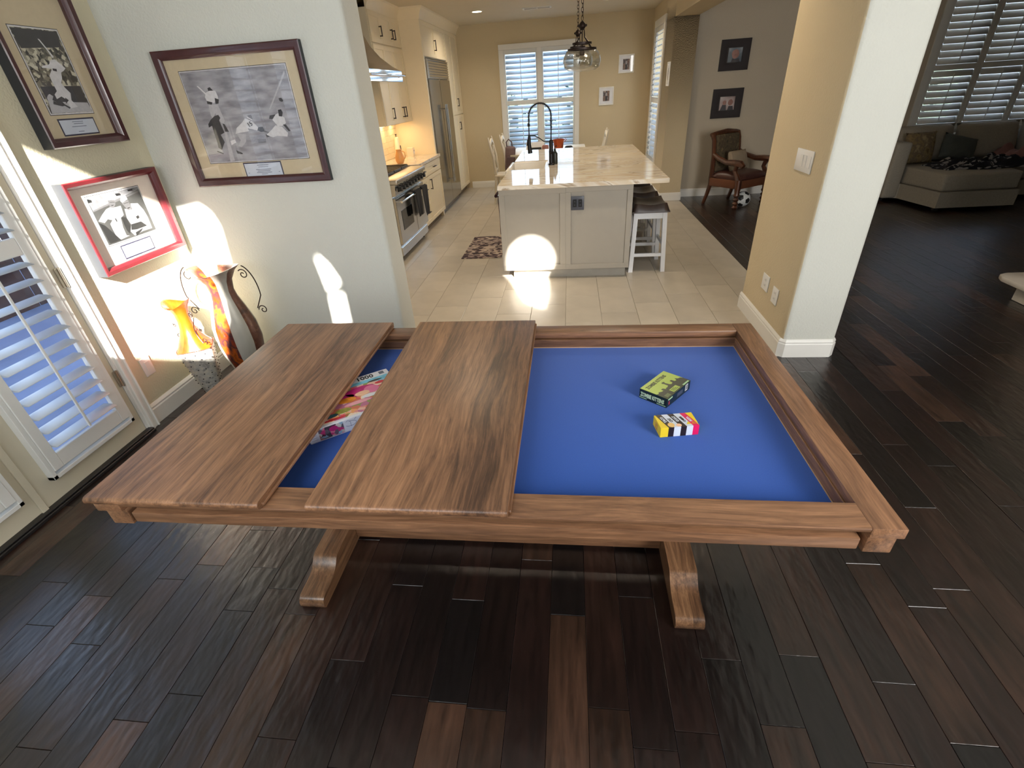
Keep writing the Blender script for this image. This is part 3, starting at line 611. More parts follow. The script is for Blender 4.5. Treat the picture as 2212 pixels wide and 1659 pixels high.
# inner rabbet and lower lip round the felt
def ring(x0, x1, y0, y1, z0, z1, t, bev=.0015):
    return (B().box(x0, x1, y0, y0 + t, z0, z1, bev), B().box(x0, x1, y1 - t, y1, z0, z1, bev), B().box(x0, x0 + t, y0 + t, y1 - t, z0, z1, bev), B().box(x1 - t, x1, y0 + t, y1 - t, z0, z1, bev))
for q, m in zip(ring(-1.274, .722, .928, 1.949, .668, .729, .021), (walX, walX, walR, walR)): obj('inner_lip', q, m, T)
obj('felt', B().box(-1.255, .703, .947, 1.930, .676, .69), M('blue_felt', srgb(34, 88, 184), .95, mottle=.05, scale=300, bump=.3, bscale=900, bdist=.001, sheen=.25), T)
FELT_HL = M('felt_edge_highlight', srgb(205, 172, 138), .4)  # pale colour painted in as the highlight along the felt edge
for q in ring(-1.2535, .7015, .9485, 1.9285, .676, .6925, .0022, 0): obj('felt_edge_glint', q, FELT_HL, T)
obj('bottom_panel', B().box(-1.25, .70, .95, 1.928, .668, .676), walX, T)
obj('apron', B().box(-1.245, .692, .8615, .930, .685, .7215, .003, 2), walX, T)
obj('apron', B().box(-1.258, .706, 1.947, 1.99, .656, .732, .003, 2), walX, T)
for a, c in ((-1.332, -1.266), (.711, .776)): obj('side_apron', B().box(a, c, .868, 2.0, .668, .728, .003, 2), walY, T)
for xa, xb in ((-1.045, -.945), (.376, .477)):
    ft_pts = []
    half = [(1.066, .0), (1.058, .010), (1.057, .028), (1.064, .044), (1.080, .054), (1.105, .056), (1.135, .055), (1.162, .058), (1.186, .068), (1.206, .084), (1.220, .100), (1.236, .108), (1.30, .11)]
    prof = half + [(2.87 - y, z) for y, z in half[::-1]]
    fb = B()
    for q0, q1 in ((0, .38), (.38, .60), (.60, 1)): fb.prism(prof, xa + (xb - xa) * q0, xa + (xb - xa) * q1, 'YZ')
    obj('trestle_foot', fb, wood('walnut_polished', srgb(70, 48, 34), srgb(112, 80, 56), srgb(150, 112, 80), 'Y', rough=.2, fine=2.1, coat=.8), T, smooth=50)
    col = [(1.375, .109), (1.495, .109), (1.49, .2), (1.49, .35), (1.50, .5), (1.53, .60), (1.34, .60), (1.37, .5), (1.38, .35), (1.38, .2)]
    obj('trestle_column', B().prism(col, xa + .002, xb - .002, 'YZ'), walZ, T, smooth=50)
    obj('trestle_head', B().box(xa, xb, 1.0, 1.87, .60, .668, .006, 2), walY, T)
obj('stretcher', B().box(-.945, .376, 1.400, 1.460, .018, .108, .004, 2), walX, T)

def leaf(label, seams, gap):
    x0, x1 = seams[0], seams[-1]
    t = thing('table_leaf', label, 'table leaf', ((x0 + x1) / 2, 1.435, .76), group=None)
    for a, c in zip(seams, seams[1:]):
        b = B(); y0, y1, z0, z1 = .848, 2.030, .7605, .785; r = .0115
        pr = [(y0 + r, z0)]
        for k in range(9): an = -PI / 2 - PI * k / 8; pr.append((y0 + r + r * math.cos(an), (z0 + z1) / 2 - .0005 + (z1 - z0) / 2 * math.sin(an)))
        pr += [(2 * 1.439 - y, z) for y, z in pr[::-1]]
        b.prism(pr, a + .0002, c - .0002, 'YZ'); obj('board', b, walY, t, smooth=40)
    obj('tongue', B().box(x1 - .002, x1 + .007, .865, 2.012, .763, .773, .002), walY, t)
    return t
leaf('long walnut leaf covering the left end of the gaming table', [-1.357, -1.19, -1.005, -.829], 0)
leaf('long walnut leaf across the table middle, right of the gap holding the puzzle box', [-.695, -.52, -.329, -.154], 0)

# ---- puzzle box
def boxthing(name, label, o, ang, W, D, H, z, group=None):
    t = thing(name, label, 'box', (o[0], o[1], z), ang, group=group, local=True); return t
pz = boxthing('puzzle_box', 'white jigsaw puzzle box with a colourful picture lid, half hidden between the two leaves', (-.878, 1.214), math.atan2(.604, .797), .37, .272, .053, .69)
CARD = M('white_box_card', srgb(226, 226, 232), .35, mottle=.01)
obj('box_base', B().box(.002, .368, .002, .27, .0005, .03, .001), CARD, pz); obj('box_lid', B().box(0, .37, 0, .272, .004, .053, .0015), CARD, pz)
PCOL = [srgb(*c) for c in ((232, 150, 140), (240, 190, 170), (214, 120, 90), (250, 225, 200), (228, 90, 100), (150, 160, 90), (240, 170, 110), (235, 200, 190), (196, 120, 150))]
pic = speckle('lid_picture_print', PCOL, 42, .3); DKT = M('print_teal', srgb(60, 96, 104), .3, mottle=.35, scale=40); SKY = M('print_sky', srgb(120, 190, 214), .3, mottle=.2, scale=30)
MAG = M('print_magenta', srgb(196, 44, 120), .3, mottle=.15, scale=30); ORA = M('print_orange', srgb(226, 140, 50), .3, mottle=.25, scale=50); OLI = M('print_olive', srgb(160, 160, 76), .3, mottle=.3, scale=50); DKO = M('print_dark', srgb(58, 50, 44), .3, mottle=.4, scale=60)
PNK = M('print_pink', srgb(240, 170, 180), .3, mottle=.1, scale=30); PEA = M('print_peach', srgb(246, 196, 160), .3, mottle=.1, scale=30); CRI = M('print_red', srgb(206, 50, 60), .3, mottle=.1)
lp = obj('lid_picture', B().box(.012, .358, .014, .228, .0532, .0534), pic, pz)
def patch(pts, m, z, parent, name='printed_patch'): return obj(name, B().prism(pts, z, z + .0002), m, parent)
def blob(cx_, cy_, rx, ry, n=18, wob=.12, seed=1):
    rr = random.Random(seed); return [(cx_ + rx * math.cos(2 * PI * k / n) * (1 + wob * (rr.random() - .5)), cy_ + ry * math.sin(2 * PI * k / n) * (1 + wob * (rr.random() - .5))) for k in range(n)]
patch([(.012, .15), (.12, .16), (.2, .205), (.27, .205), (.33, .19), (.358, .19), (.358, .228), (.012, .228)], SKY, .0535, lp)
patch([(.012, .13), (.10, .135), (.16, .165), (.2, .2), (.19, .228), (.012, .228)], DKT, .0537, lp)
patch([(.012, .09), (.1, .1), (.15, .125), (.165, .155), (.10, .155), (.012, .15)], DKO, .0538, lp)
patch(blob(.235, .158, .062, .036, seed=2), MAG, .0539, lp); patch(blob(.175, .142, .026, .018, seed=5), MAG, .0539, lp); patch(blob(.270, .15, .03, .028, seed=8), M('print_rose', srgb(226, 120, 160), .3), .054, lp)
patch(blob(.17, .122, .034, .018, seed=3), ORA, .0541, lp); patch(blob(.232, .138, .028, .017, seed=4), PEA, .0542, lp); patch(blob(.20, .085, .05, .012, seed=6), PNK, .0539, lp); patch(blob(.25, .108, .028, .012, seed=7), WHITE, .0542, lp)
patch(blob(.14, .06, .03, .016, seed=9), OLI, .054, lp); patch(blob(.09, .05, .03, .012, seed=10), DKT, .054, lp); patch(blob(.30, .205, .03, .006, seed=12), DKO, .0539, lp); patch(blob(.1, .025, .05, .006, seed=13), CRI, .054, lp); patch(blob(.315, .18, .022, .01, seed=14), CRI, .054, lp)
text('printed_number', '1000', .038, INK, pz, Matrix.Translation((.238, .236, .0536)), sx=.92, bold=.0008)
patch([(.332, .240), (.352, .240), (.352, .262), (.332, .262)], M('print_grey', srgb(96, 104, 120), .4), .0536, pz)
spic = speckle('side_picture_print', [srgb(*c) for c in ((90, 40, 60), (150, 180, 200), (200, 60, 120), (210, 200, 190), (110, 100, 110), (220, 130, 150), (70, 60, 70), (180, 120, 110))], 75, .3)
sp = obj('side_picture', B().box(.035, .12, -.0003, 0, .006, .051), spic, pz)
obj('printed_patch', B().prism(blob(.086, .036, .015, .010, seed=4), -.0006, -.0003, 'XZ'), MAG, sp)
FR = frame4((0, -.0002, 0), (1, 0, 0), (0, 0, 1), (0, -1, 0))
LAV = M('logo_grey', srgb(110, 112, 140), .5)
b = B()
b.tube([(.145 + .020 * math.cos(a), -.0004, .033 + .010 * math.sin(a)) for a in [-2.6 + 4.3 * k / 18 for k in range(19)]], .0007, 5); b.tube([(.145, -.0004, .040), (.145, -.0004, .021)], .0007, 5)
b.tube([(.130 + .002 * k, -.0004, .043 + .0035 * math.sin(k * .55)) for k in range(8)], .0007, 5); b.tube([(.160 + .0012 * k, -.0004, .044 + .001 * k) for k in range(8)], .0007, 5)
obj('logo', b, LAV, pz)
for k in range(4): obj('printed_line', B().box(.006, .028, -.0003, 0, .012 + k * .009, .0135 + k * .009), M('print_pale_grey', srgb(170, 170, 180), .5), pz)

# ---- green card game box
zk = boxthing('card_game_box', 'green and black card game box lettered in jagged capitals, lying on the blue felt', (.342, 1.452), math.atan2(.127, .104), .165, .112, .04, .69)
# local x runs along the long side from the near corner, y towards the left
LIME = M('lime_print', srgb(176, 196, 92), .35, mottle=.04); DGR = M('dark_olive_print', srgb(58, 62, 50), .35, mottle=.1); DNV = M('night_green_card', srgb(22, 36, 36), .35, mottle=.1); MINT = M('mint_print', srgb(170, 205, 160), .4)
obj('box_base', B().box(.001, .164, .001, .111, 0, .02, .001), DNV, zk); obj('box_lid', B().box(0, .165, 0, .112, .003, .04, .001), DNV, zk)
tp = obj('lid_picture', B().box(.001, .164, .001, .111, .0401, .0403), LIME, zk)
sil = [(0.001, .001), (.164, .001), (.164, .030), (.158, .040), (.148, .042), (.140, .052), (.134, .040), (.124, .042), (.122, .056), (.112, .056), (.110, .043), (.098, .040), (.092, .045), (.089, .062), (.094, .069), (.088, .070), (.085, .074), (.082, .069), (.076, .070), (.080, .061), (.080, .044), (.068, .040), (.060, .042), (.056, .036), (.050, .048), (.040, .049), (.038, .038), (.028, .040), (.018, .046), (.010, .040), (.001, .044)]
obj('printed_graveyard', B().prism(sil, .0404, .0405), DGR, tp)
obj('printed_label', B().box(.055, .100, .006, .026, .0406, .0407), MATS['lime_print'], tp)
for k in range(3): obj('printed_line', B().box(.060, .095 - .006 * k, .010 + k * .005, .012 + k * .005, .0407, .0408), DGR, tp)
obj('printed_label', B().box(.010, .035, .005, .020, .0406, .0407), M('print_sage', srgb(110, 120, 84), .4), tp)
obj('printed_label', B().box(.118, .158, .002, .0085, .0406, .0407), MINT, tp)
# title runs across the short side near the far-left edge (reads along +x)
text('lettering', 'ZOMBIE KITTENS', .0205, DGR, zk, frame4((.014, .083, .0404), (1, 0, 0), (0, 1, 0), (0, 0, 1)), sx=.78, bold=.0006)
# left end face (x=0): title in pale letters, reads right to left along -y
text('lettering', 'ZOMBIE KITTENS', .0225, M('pale_green_letters', srgb(206, 226, 190), .4), zk, frame4((-.0003, .106, .013), (0, -1, 0), (0, 0, 1), (-1, 0, 0)), sx=.545, bold=.0007)
obj('printed_strip', B().box(-.0002, 0, .080, .11, .005, .008), MINT, zk); obj('printed_strip', B().box(-.0002, 0, .004, .04, .005, .008), MINT, zk)
obj('barcode_label', B().box(.128, .146, -.0003, 0, .010, .036), WHITE, zk)
for k in range(6): obj('printed_line', B().box(.130 + k * .0025, .1312 + k * .0025, -.0006, -.0003, .014, .034), INK, zk)
obj('printed_strip', B().box(.006, .036, -.0003, 0, .030, .036), MINT, zk); obj('printed_patch', B().box(.07, .11, -.0003, 0, .012, .030), M('print_slate', srgb(66, 72, 84), .4), zk)
obj('printed_patch', B().box(.012, .018, -.0003, 0, .01, .024), M('print_red', (.5, .05, .05), .4), zk)

# ---- striped card game box
tc_ = boxthing('striped_game_box', 'small card game box with yellow, black, white and pink stripes, nearest on the blue felt', (.2935, 1.284), math.atan2(.020, .124), .126, .074, .037, .69)
YEL = M('yellow_card', srgb(240, 208, 40), .35, mottle=.03); PKR = M('hot_pink_card', srgb(226, 24, 96), .35, mottle=.03); BRN = M('brown_black_card', srgb(38, 28, 28), .35, mottle=.1); LWH = M('cool_white_card', srgb(214, 222, 236), .35, mottle=.02)
obj('box_body', B().box(0, .126, 0, .074, 0, .037, .001), YEL, tc_)
def stripe(xa, xb, xc, xd, m, zt=.0371):
    # xa-xb at the near edge, xc-xd at the far edge of the lid; continues down the near side
    obj('stripe', B().prism([(xa, 0), (xb, 0), (xd, .0735), (xc, .0735)], zt, zt + .0002), m, tc_); obj('stripe', B().box(xa, xb, -.0003, 0, .001, .0371), m, tc_)
stripe(.026, .044, .004, .024, BRN); stripe(.044, .066, .024, .044, LWH); stripe(.066, .085, .044, .064, BRN); stripe(.085, .106, .064, .086, LWH); stripe(.106, .1258, .086, .104, PKR)
obj('stripe', B().prism([(.1258, .02), (.1258, .0735), (.104, .0735), (.1245, .012)], .0374, .0376), YEL, tc_)
obj('printed_taco', B().prism(blob(.038, .014, .011, .012, seed=3), .0374, .0376), M('print_tan', srgb(240, 196, 120), .4), tc_)
obj('printed_cheese', B().prism([(.088, .012), (.104, .010), (.098, .026)], .0374, .0376), YEL, tc_); obj('printed_slice', B().prism([(.106, .012), (.120, .010), (.112, .026)], .0374, .0376), ORA, tc_)
obj('printed_cat', B().prism(blob(.062, .010, .009, .008, seed=6), .0374, .0376), PEA, tc_)
obj('printed_figure', B().box(-.0003, 0, .03, .052, .006, .03), M('print_amber', srgb(214, 160, 60), .4, mottle=.3, scale=90), tc_)
# words run up each slanted stripe, away from the viewer
ux = Vector((-.0205, .0735, 0)).normalized(); uy = Vector((-ux.y, ux.x, 0))
for w, xn, xf, m in (('TACO', .035, .014, LWH), ('CAT', .055, .034, BRN), ('GOAT', .0755, .054, LWH), ('CHEESE', .0955, .075, BRN), ('PIZZA', .116, .095, LWH)):
    s = {6: .0105, 5: .0115}.get(len(w), .0135); y = .026 if len(w) > 4 else .030
    text('lettering', w, s, m, tc_, frame4((xn + (xf - xn) * y / .0735 + s * .34, y, .0377), ux, uy, (0, 0, 1)), sx=.85, bold=.0003)

# ================================================================ FRAMED PHOTOS
TONES = {'w': M('photo_white', srgb(205, 203, 205), .45, mottle=.08, scale=60), 'l': M('photo_light', srgb(176, 174, 178), .45, mottle=.08, scale=60), 'm': M('photo_mid', srgb(140, 138, 140), .45, mottle=.1, scale=60),
         'g': M('photo_grey', srgb(112, 110, 114), .45, mottle=.12, scale=60), 'd': M('photo_dark', srgb(50, 48, 52), .45, mottle=.2, scale=60)}
DIRT = speckle('photo_dirt_field', [srgb(122, 120, 126), srgb(148, 146, 152), srgb(168, 166, 172)], 9, .45, 'NOISE', (1, 3, 1))
CROWD = speckle('photo_crowd', [srgb(*c) for c in ((44, 42, 38), (120, 114, 100), (70, 66, 60), (190, 184, 164), (90, 86, 76), (150, 144, 128))], 60, .45)
DUGOUT = M('photo_dugout', srgb(96, 98, 96), .45, mottle=.15, scale=12)
slide = [('w',[(121,851),(135,853),(193,762),(178,759)]),('d',[(218,823),(243,832),(263,795),(247,757),(229,747),(216,776)]),('w',[(188,778),(226,795),(284,793),(292,738),(285,682),(220,664),(170,692),(165,732)]),('l',[(175,651),(265,644),(283,470),(265,437),(239,448),(221,508),(215,558),(171,495),(163,538)]),('d',[(170,692),(222,672),(207,649),(167,660)]),('d',[(256,717),(293,698),(276,655),(246,653)]),('d',[(251,439),(270,429),(288,342),(253,349)]),('l',[(241,337),(266,344),(254,9),(206,4)]),('d',[(197,526),(237,536),(248,502),(228,474),(241,337),(196,315),(214,227),(136,224),(137,345),(140,422),(103,404),(108,442),(147,489)]),('d',[(136,224),(210,227),(156,143),(130,171)]),('d',[(108,137),(166,102),(156,93),(103,124)]),('w',[(487,478),(550,440),(589,370),(573,337),(485,369),(490,335),(396,325),(347,312),(375,378),(443,432)]),('g',[(518,509),(557,514),(561,472),(546,440),(514,468)]),('w',[(511,497),(554,460),(549,448),(508,485)]),('l',[(357,320),(450,304),(426,219),(370,162),(335,174),(379,240),(364,293)]),('w',[(272,240),(322,253),(326,218),(272,192)]),('d',[(300,132),(357,92),(353,79),(303,91)]),('d',[(589,370),(635,374),(643,323),(605,318),(573,337)]),('g',[(638,332),(698,306),(688,294),(630,316)]),('w',[(760,481),(819,509),(870,455),(870,398),(826,368),(783,371),(749,440)]),('d',[(828,544),(858,548),(867,513),(849,469),(821,476)]),('d',[(734,491),(794,498),(752,448),(720,455)]),('w',[(763,381),(824,359),(865,289),(850,247),(754,263),(706,250),(647,280),(714,334)]),('d',[(837,384),(866,381),(895,308),(876,305)]),('d',[(645,289),(679,261),(647,254)]),('d',[(864,665),(889,667),(903,638),(889,624),(866,634)]),('l',[(981,939),(983,909),(758,554),(744,555)]),('g',[(547,245),(635,238),(623,196),(548,197)])]
batter = [('d',[(0,991),(993,992),(948,808),(42,764)]),('d',[(39,327),(971,337),(975,121),(680,113),(61,159)]),('l',[(62,148),(975,121),(995,3),(19,5)]),('d',[(135,245),(308,208),(420,92),(327,84),(72,126)]),('w',[(482,889),(517,885),(660,688),(622,667),(570,768)]),('w',[(543,645),(654,657),(814,553),(744,521),(662,499),(627,434),(551,369),(588,314),(660,245),(605,155),(690,71),(498,55),(487,170),(410,206),(280,175),(276,231),(364,273),(355,382),(359,456),(492,541),(282,550),(300,571),(477,593)]),('d',[(507,546),(595,541),(578,509),(494,520)]),('d',[(387,116),(507,66),(471,50),(378,94)]),('d',[(485,193),(541,157),(439,114)]),('l',[(117,224),(170,239),(227,210),(169,167),(242,132),(180,156),(96,58),(63,115),(69,192)])]
duo = [('l',[(0,1000),(1000,1000),(1000,941),(16,742)]),('m',[(10,744),(1000,931),(1000,888),(10,712)]),('d',[(8,979),(73,946),(68,902),(1,899)]),('d',[(517,961),(607,954),(618,903),(528,910)]),('d',[(774,978),(874,979),(878,946),(778,945)]),('w',[(321,727),(415,699),(524,700),(504,502),(424,460),(388,262),(384,81),(443,57),(201,29),(191,284),(193,404),(262,465),(189,507),(109,452),(20,517),(134,624),(238,704)]),('m',[(339,866),(456,842),(445,756),(382,692),(321,727)]),('w',[(331,883),(361,922),(440,917),(461,848),(403,880)]),('g',[(359,825),(445,807),(442,792),(356,810)]),('d',[(363,760),(406,754),(400,739),(360,745)]),('w',[(565,620),(700,561),(717,694),(858,662),(920,493),(941,321),(932,56),(725,58),(532,20),(488,132),(557,271),(531,423)]),('m',[(561,755),(705,773),(703,681),(714,574),(619,569),(581,683)]),('w',[(551,791),(593,878),(691,885),(703,791),(575,751)]),('g',[(591,730),(701,741),(701,724),(593,713)]),('d',[(622,620),(683,627),(679,611),(622,602)]),('d',[(437,473),(523,444),(530,244),(455,89),(427,193)]),('d',[(557,271),(766,269),(849,145),(627,134),(515,158)]),('d',[(9,488),(91,408),(249,27),(31,31)]),('d',[(572,80),(750,125),(693,70),(563,8)]),('d',[(314,480),(318,411),(335,413),(331,483)]),('d',[(708,399),(767,415),(773,359),(721,340)])]
STONES = {'w': M('print_white', srgb(136, 136, 138), .5, mottle=.1, scale=60), 'l': M('print_light', srgb(116, 116, 118), .5, mottle=.25, scale=40), 'm': M('print_mid', srgb(92, 91, 92), .5, mottle=.1, scale=60), 'g': M('print_shade', srgb(60, 60, 60), .5, mottle=.1), 'd': M('print_black', srgb(26, 26, 26), .5, mottle=.2)}
def framed(name, label, F, W, H, fw, depth, fm, mm, photo, bgm, figs, plaque, group=None, border=.006, pane=True, words=None, cat='picture', tones=None):
    """F places the lower left back corner; photo=(x0,x1,y0,y1)"""
    t = thing(name, label, cat, tuple(F.translation), rot=F.to_euler(), local=True, group=group)
    mt = .45 * fw
    b = B(); prof = [(0, 0), (0, depth * .94), (fw * .12, depth), (fw * .62, depth * .93), (fw * .82, depth * .8), (fw, depth * .62), (fw, 0)]
    cor = [(0, 0, 1, 1), (W, 0, -1, 1), (W, H, -1, -1), (0, H, 1, -1)]; rings = [[b.bm.verts.new((cx_ + sx_ * o_, cy_ + sy_ * o_, z)) for o_, z in prof] for cx_, cy_, sx_, sy_ in cor]
    for i in range(4):
        A, C = rings[i], rings[(i + 1) % 4]
        for k in range(len(prof)):
            f = b.bm.faces.new((A[k], A[(k + 1) % len(prof)], C[(k + 1) % len(prof)], C[k])); f.material_index = 1 if k == 0 else 0
    obj('frame_moulding', b, [fm, fm if fm.name == 'white_frame' else M('frame_side_black', (.02, .022, .026), .5)], t, smooth=25)
    z = depth * .35
    obj('mat_board', B().box(fw * .8, W - fw * .8, fw * .8, H - fw * .8, 0, z), mm, t)
    px0, px1, py0, py1 = photo
    obj('photo_border', B().box(px0 - border - .003, px1 + border + .003, py0 - border - .003, py1 + border + .003, z, z + .0006), INK, t)
    ph = obj('photo', B().box(px0 - border, px1 + border, py0 - border, py1 + border, z + .0006, z + .0012), TONES['w'] if border else bgm, t)
    obj('photo_scene', B().box(px0, px1, py0, py1, z + .0012, z + .0016), bgm, ph)
    for i, (c, pts) in enumerate(figs):
        q = [(px0 + (px1 - px0) * u / 1000, py0 + (py1 - py0) * v / 1000) for u, v in pts]
        obj('photo_figure', B().prism(q, z + .0017 + i * .00004, z + .0018 + i * .00004), (tones or TONES)[c], ph)
    if plaque:
        a, c, d, e = plaque
        obj('plaque_border', B().box(a, c, d, e, z, z + .0012, .0004), M('plaque_navy', srgb(40, 38, 60), .4), t)
        pl = obj('plaque', B().box(a + .007, c - .007, d + .007, e - .007, z + .0012, z + .0018), M('plaque_silver', srgb(196, 202, 214), .4, mottle=.04), t)
        wd = c - a
        if words:
            for k, (u, v, w_) in enumerate(words): obj('printed_line', B().box(a + wd * u, a + wd * (u + w_), d + (e - d) * v, d + (e - d) * (v + .035), z + .0019, z + .002), M('plaque_grey', srgb(96, 102, 120), .5), pl)
    if pane: obj('glass_pane', B().box(fw * .85, W - fw * .85, fw * .85, H - fw * .85, depth * .6, depth * .6 + .002), PANE, t)
    return t
Wd = [(.36, .78, .3), (.38, .66, .26), (.3, .5, .4), (.33, .4, .34), (.3, .3, .4), (.42, .2, .16), (.08, .3, .03), (.88, .3, .03)]
Fb = frame4((-2.36, YW - .001, 1.278), (1, 0, 0), (0, 0, 1), (0, -1, 0))
big = framed('framed_photo', 'largest framed black-and-white baseball photo on the grey wall, dark wood frame', Fb, .892, .718, .046, .034, MAHOG, MATB, (.124, .772, .135, .611), DIRT, slide, (.333, .586, .036, .124), border=.004, words=Wd)
text('jersey_number', '15', .034, TONES['d'], big, frame4((.124 + .648 * .50, .135 + .476 * .375, .0345 * .35 + .0040), Vector((.93, .37, 0)).normalized(), Vector((-.37, .93, 0)).normalized(), (0, 0, 1)), bold=.0004)
Fl = frame4((XL + .001, 2.438, 1.572), (0, 1, 0), (0, 0, 1), (1, 0, 0))
framed('framed_photo', 'tall dark-framed baseball photo of a batter, highest on the left wall', Fl, .497, .70, .044, .062, MAHOG, MATB, (.113, .362, .155, .515), CROWD, batter, (.128, .35, .05, .13), border=.006, words=Wd[:3] + Wd[5:6])
Fd = frame4((XL + .001, 2.378, .926), (0, 1, 0), (0, 0, 1), (1, 0, 0))
framed('framed_photo', 'red-framed photo of two baseball players in caps, lowest on the left wall', Fd, .655, .49, .036, .062, REDWD, MATW, (.132, .502, .144, .40), M('print_dugout', srgb(62, 62, 60), .5, mottle=.2, scale=12), duo, (.198, .436, .043, .122), border=.004, tones=STONES)

# ================================================================ VASES
def spiral(c, r0, r1, a0, turns, plane, n=26):
    P = []
    for k in range(n + 1):
        f = k / n; a = a0 + turns * 2 * PI * f; r = r0 + (r1 - r0) * f
        P.append(Vector(c) + plane[0] * (r * math.cos(a)) + plane[1] * (r * math.sin(a)))
    return P
SILV = speckle('brushed_pewter', [srgb(150, 146, 136), srgb(186, 182, 170), srgb(200, 196, 184)], 6, .42, 'NOISE', (1, 1, .3), metal=.35)
FLAME = speckle('flame_copper_patina', [srgb(40, 22, 22), srgb(146, 56, 12), srgb(60, 40, 48), srgb(186, 92, 26), srgb(80, 36, 18)], 11, .3, 'NOISE', (1, 1, .6), metal=.3)
RUST = speckle('rust_brown_patina', [srgb(62, 36, 28), srgb(104, 66, 48), srgb(84, 46, 32), srgb(130, 92, 66)], 14, .4, 'NOISE', metal=.3)
v1 = thing('tall_vase', 'tall striped metal pitcher vase with scrolled handles in the sunlit corner', 'vase', (-2.30, 2.84, 0))
prof = [(.085, 0), (.092, .02), (.105, .10), (.135, .22), (.150, .32), (.142, .43), (.112, .54), (.085, .62), (.078, .67), (.092, .73), (.128, .775), (.165, .80)]
b = B(); n = 32; rings = []
def vase_pt(r, z, k, n):
    a = 2 * PI * k / n; lift = .03 * max(0, (z - .70) / .10) * (abs(math.cos(a)) ** 1.5)
    return Vector((-2.30 + r * math.cos(a), 2.84 + r * math.sin(a) * (.86 if z > .7 else .95), z + lift))
for r, z in prof: rings.append([b.bm.verts.new(vase_pt(r, z, k, n)) for k in range(n)])
for r, z in [(r - .004, z) for r, z in prof[::-1][:-3]]: rings.append([b.bm.verts.new(vase_pt(r, z, k, n)) for k in range(n)])
for A, C in zip(rings, rings[1:]):
    for k in range(n):
        f = b.bm.faces.new((A[k], A[(k + 1) % n], C[(k + 1) % n], C[k]))
        s = (k + 2) // 4 % 8; f.material_index = {0: 2, 1: 0, 2: 2, 3: 0, 4: 1, 5: 0, 6: 1, 7: 0}[s]
b.bm.faces.new(rings[0][::-1]); f = b.bm.faces.new(rings[-1])
obj('vase_body', b, [SILV, FLAME, RUST], v1, smooth=60)
obj('vase_base', B().lathe([(.088, 0), (.10, .0), (.10, .012), (.088, .02)], (-2.30, 2.84, 0)), BRONZE, v1)
for s in (1, -1):
    X = Vector((s, 0, 0)); Zv = Vector((0, 0, 1)); c = Vector((-2.30, 2.84, 0))
    P = spiral(c + X * .195 + Zv * .775, .006, .034, .5, 1.3, (X, Zv)) ; top = [c + X * (.185 + .085 * math.sin(t)) + Zv * (.835 - .17 * (1 - math.cos(t)) ) for t in [PI * k / 14 * .5 + .2 for k in range(15)]]
    mid = [top[-1] + X * (-.02 * k) * .9 + Zv * (-.03 * k) for k in range(1, 4)]; low = spiral(mid[-1] + X * .038 + Zv * (-.012), .032, .006, PI, 1.25, (X, -Zv))
    b = B().tube(P, .0035, 6); b.tube(top + mid, .0038, 6); b.tube(low, .0035, 6); obj('handle', b, BRONZE, v1)
v2 = thing('short_vase', 'smaller orange and hammered-silver vase with wavy rim, left of the tall vase', 'vase', (-2.47, 2.63, 0))
n = 24; c0x, c0y = -2.47, 2.63
def v2p(r, z, k):
    a = 2 * PI * k / n; q = (abs(math.cos(a)) ** 6 + abs(math.sin(a)) ** 6) ** (-1 / 6) if z < .40 else 1
    w = .022 * math.cos(2 * a + .8) * max(0, (z - .62) / .06)
    return Vector((c0x + r * q * .88 * math.cos(a + .5), c0y + r * q * .88 * math.sin(a + .5), z + w))
for nm, pf, m in (('hammered_base', [(.048, 0), (.055, .02), (.082, .15), (.105, .28), (.118, .365)], speckle('hammered_silver', [srgb(150, 146, 140), srgb(196, 192, 182), srgb(214, 206, 188)], 40, .4, 'NOISE', metal=.4)),
                  ('neck', [(.117, .366), (.105, .40), (.072, .45), (.052, .50), (.045, .55), (.048, .60), (.066, .64), (.095, .672), (.088, .668), (.055, .63), (.038, .58), (.038, .52)], speckle('orange_enamel', [srgb(124, 36, 6), srgb(172, 64, 12), srgb(192, 84, 20)], 7, .22, 'NOISE', (1, 1, .5)))):
    b = B(); rg = [[b.bm.verts.new(v2p(r, z, k)) for k in range(n)] for r, z in pf]
    for A, C in zip(rg, rg[1:]):
        for k in range(n): b.bm.faces.new((A[k], A[(k + 1) % n], C[(k + 1) % n], C[k]))
    b.bm.faces.new(rg[0][::-1]); b.bm.faces.new(rg[-1]); o = obj(nm, b, m, v2, smooth=60)
b = B()
for row in range(9):
    z = .04 + row * .037; r = .055 + .063 * (z / .365) ** .9
    for k in range(24):
        if (row + k) % 2 == 0: p = v2p(r + .001, z, k); b.sphere(p, .0042, 1)
obj('rivets', b, BRONZE, v2, kind='stuff'); obj('band', B().tube([v2p(.1195, .366, k) for k in range(n)], .003, 5, closed=True), RUST, v2)
for s in (1, -1):
    X = Vector((.88 * s, -.3 * s, 0)).normalized(); Zv = Vector((0, 0, 1)); c = Vector((c0x, c0y, 0))
    b = B().tube([c + X * (.10 - .035 * math.sin(t * 1.0) + .0 * t) + Zv * (.40 + .05 * t) for t in [k * .25 for k in range(15)]], .003, 6)
    b.tube(spiral(c + X * .088 + Zv * .60, .005, .024, 0, 1.2, (X, Zv)), .003, 6); b.tube(spiral(c + X * .125 + Zv * .42, .005, .024, 0, 1.2, (X, -Zv)), .003, 6); b.tube(spiral(c + X * .13 + Zv * .50, .004, .014, 0, 1.1, (X, Zv)), .0025, 6)
    obj('handle', b, BRONZE, v2)

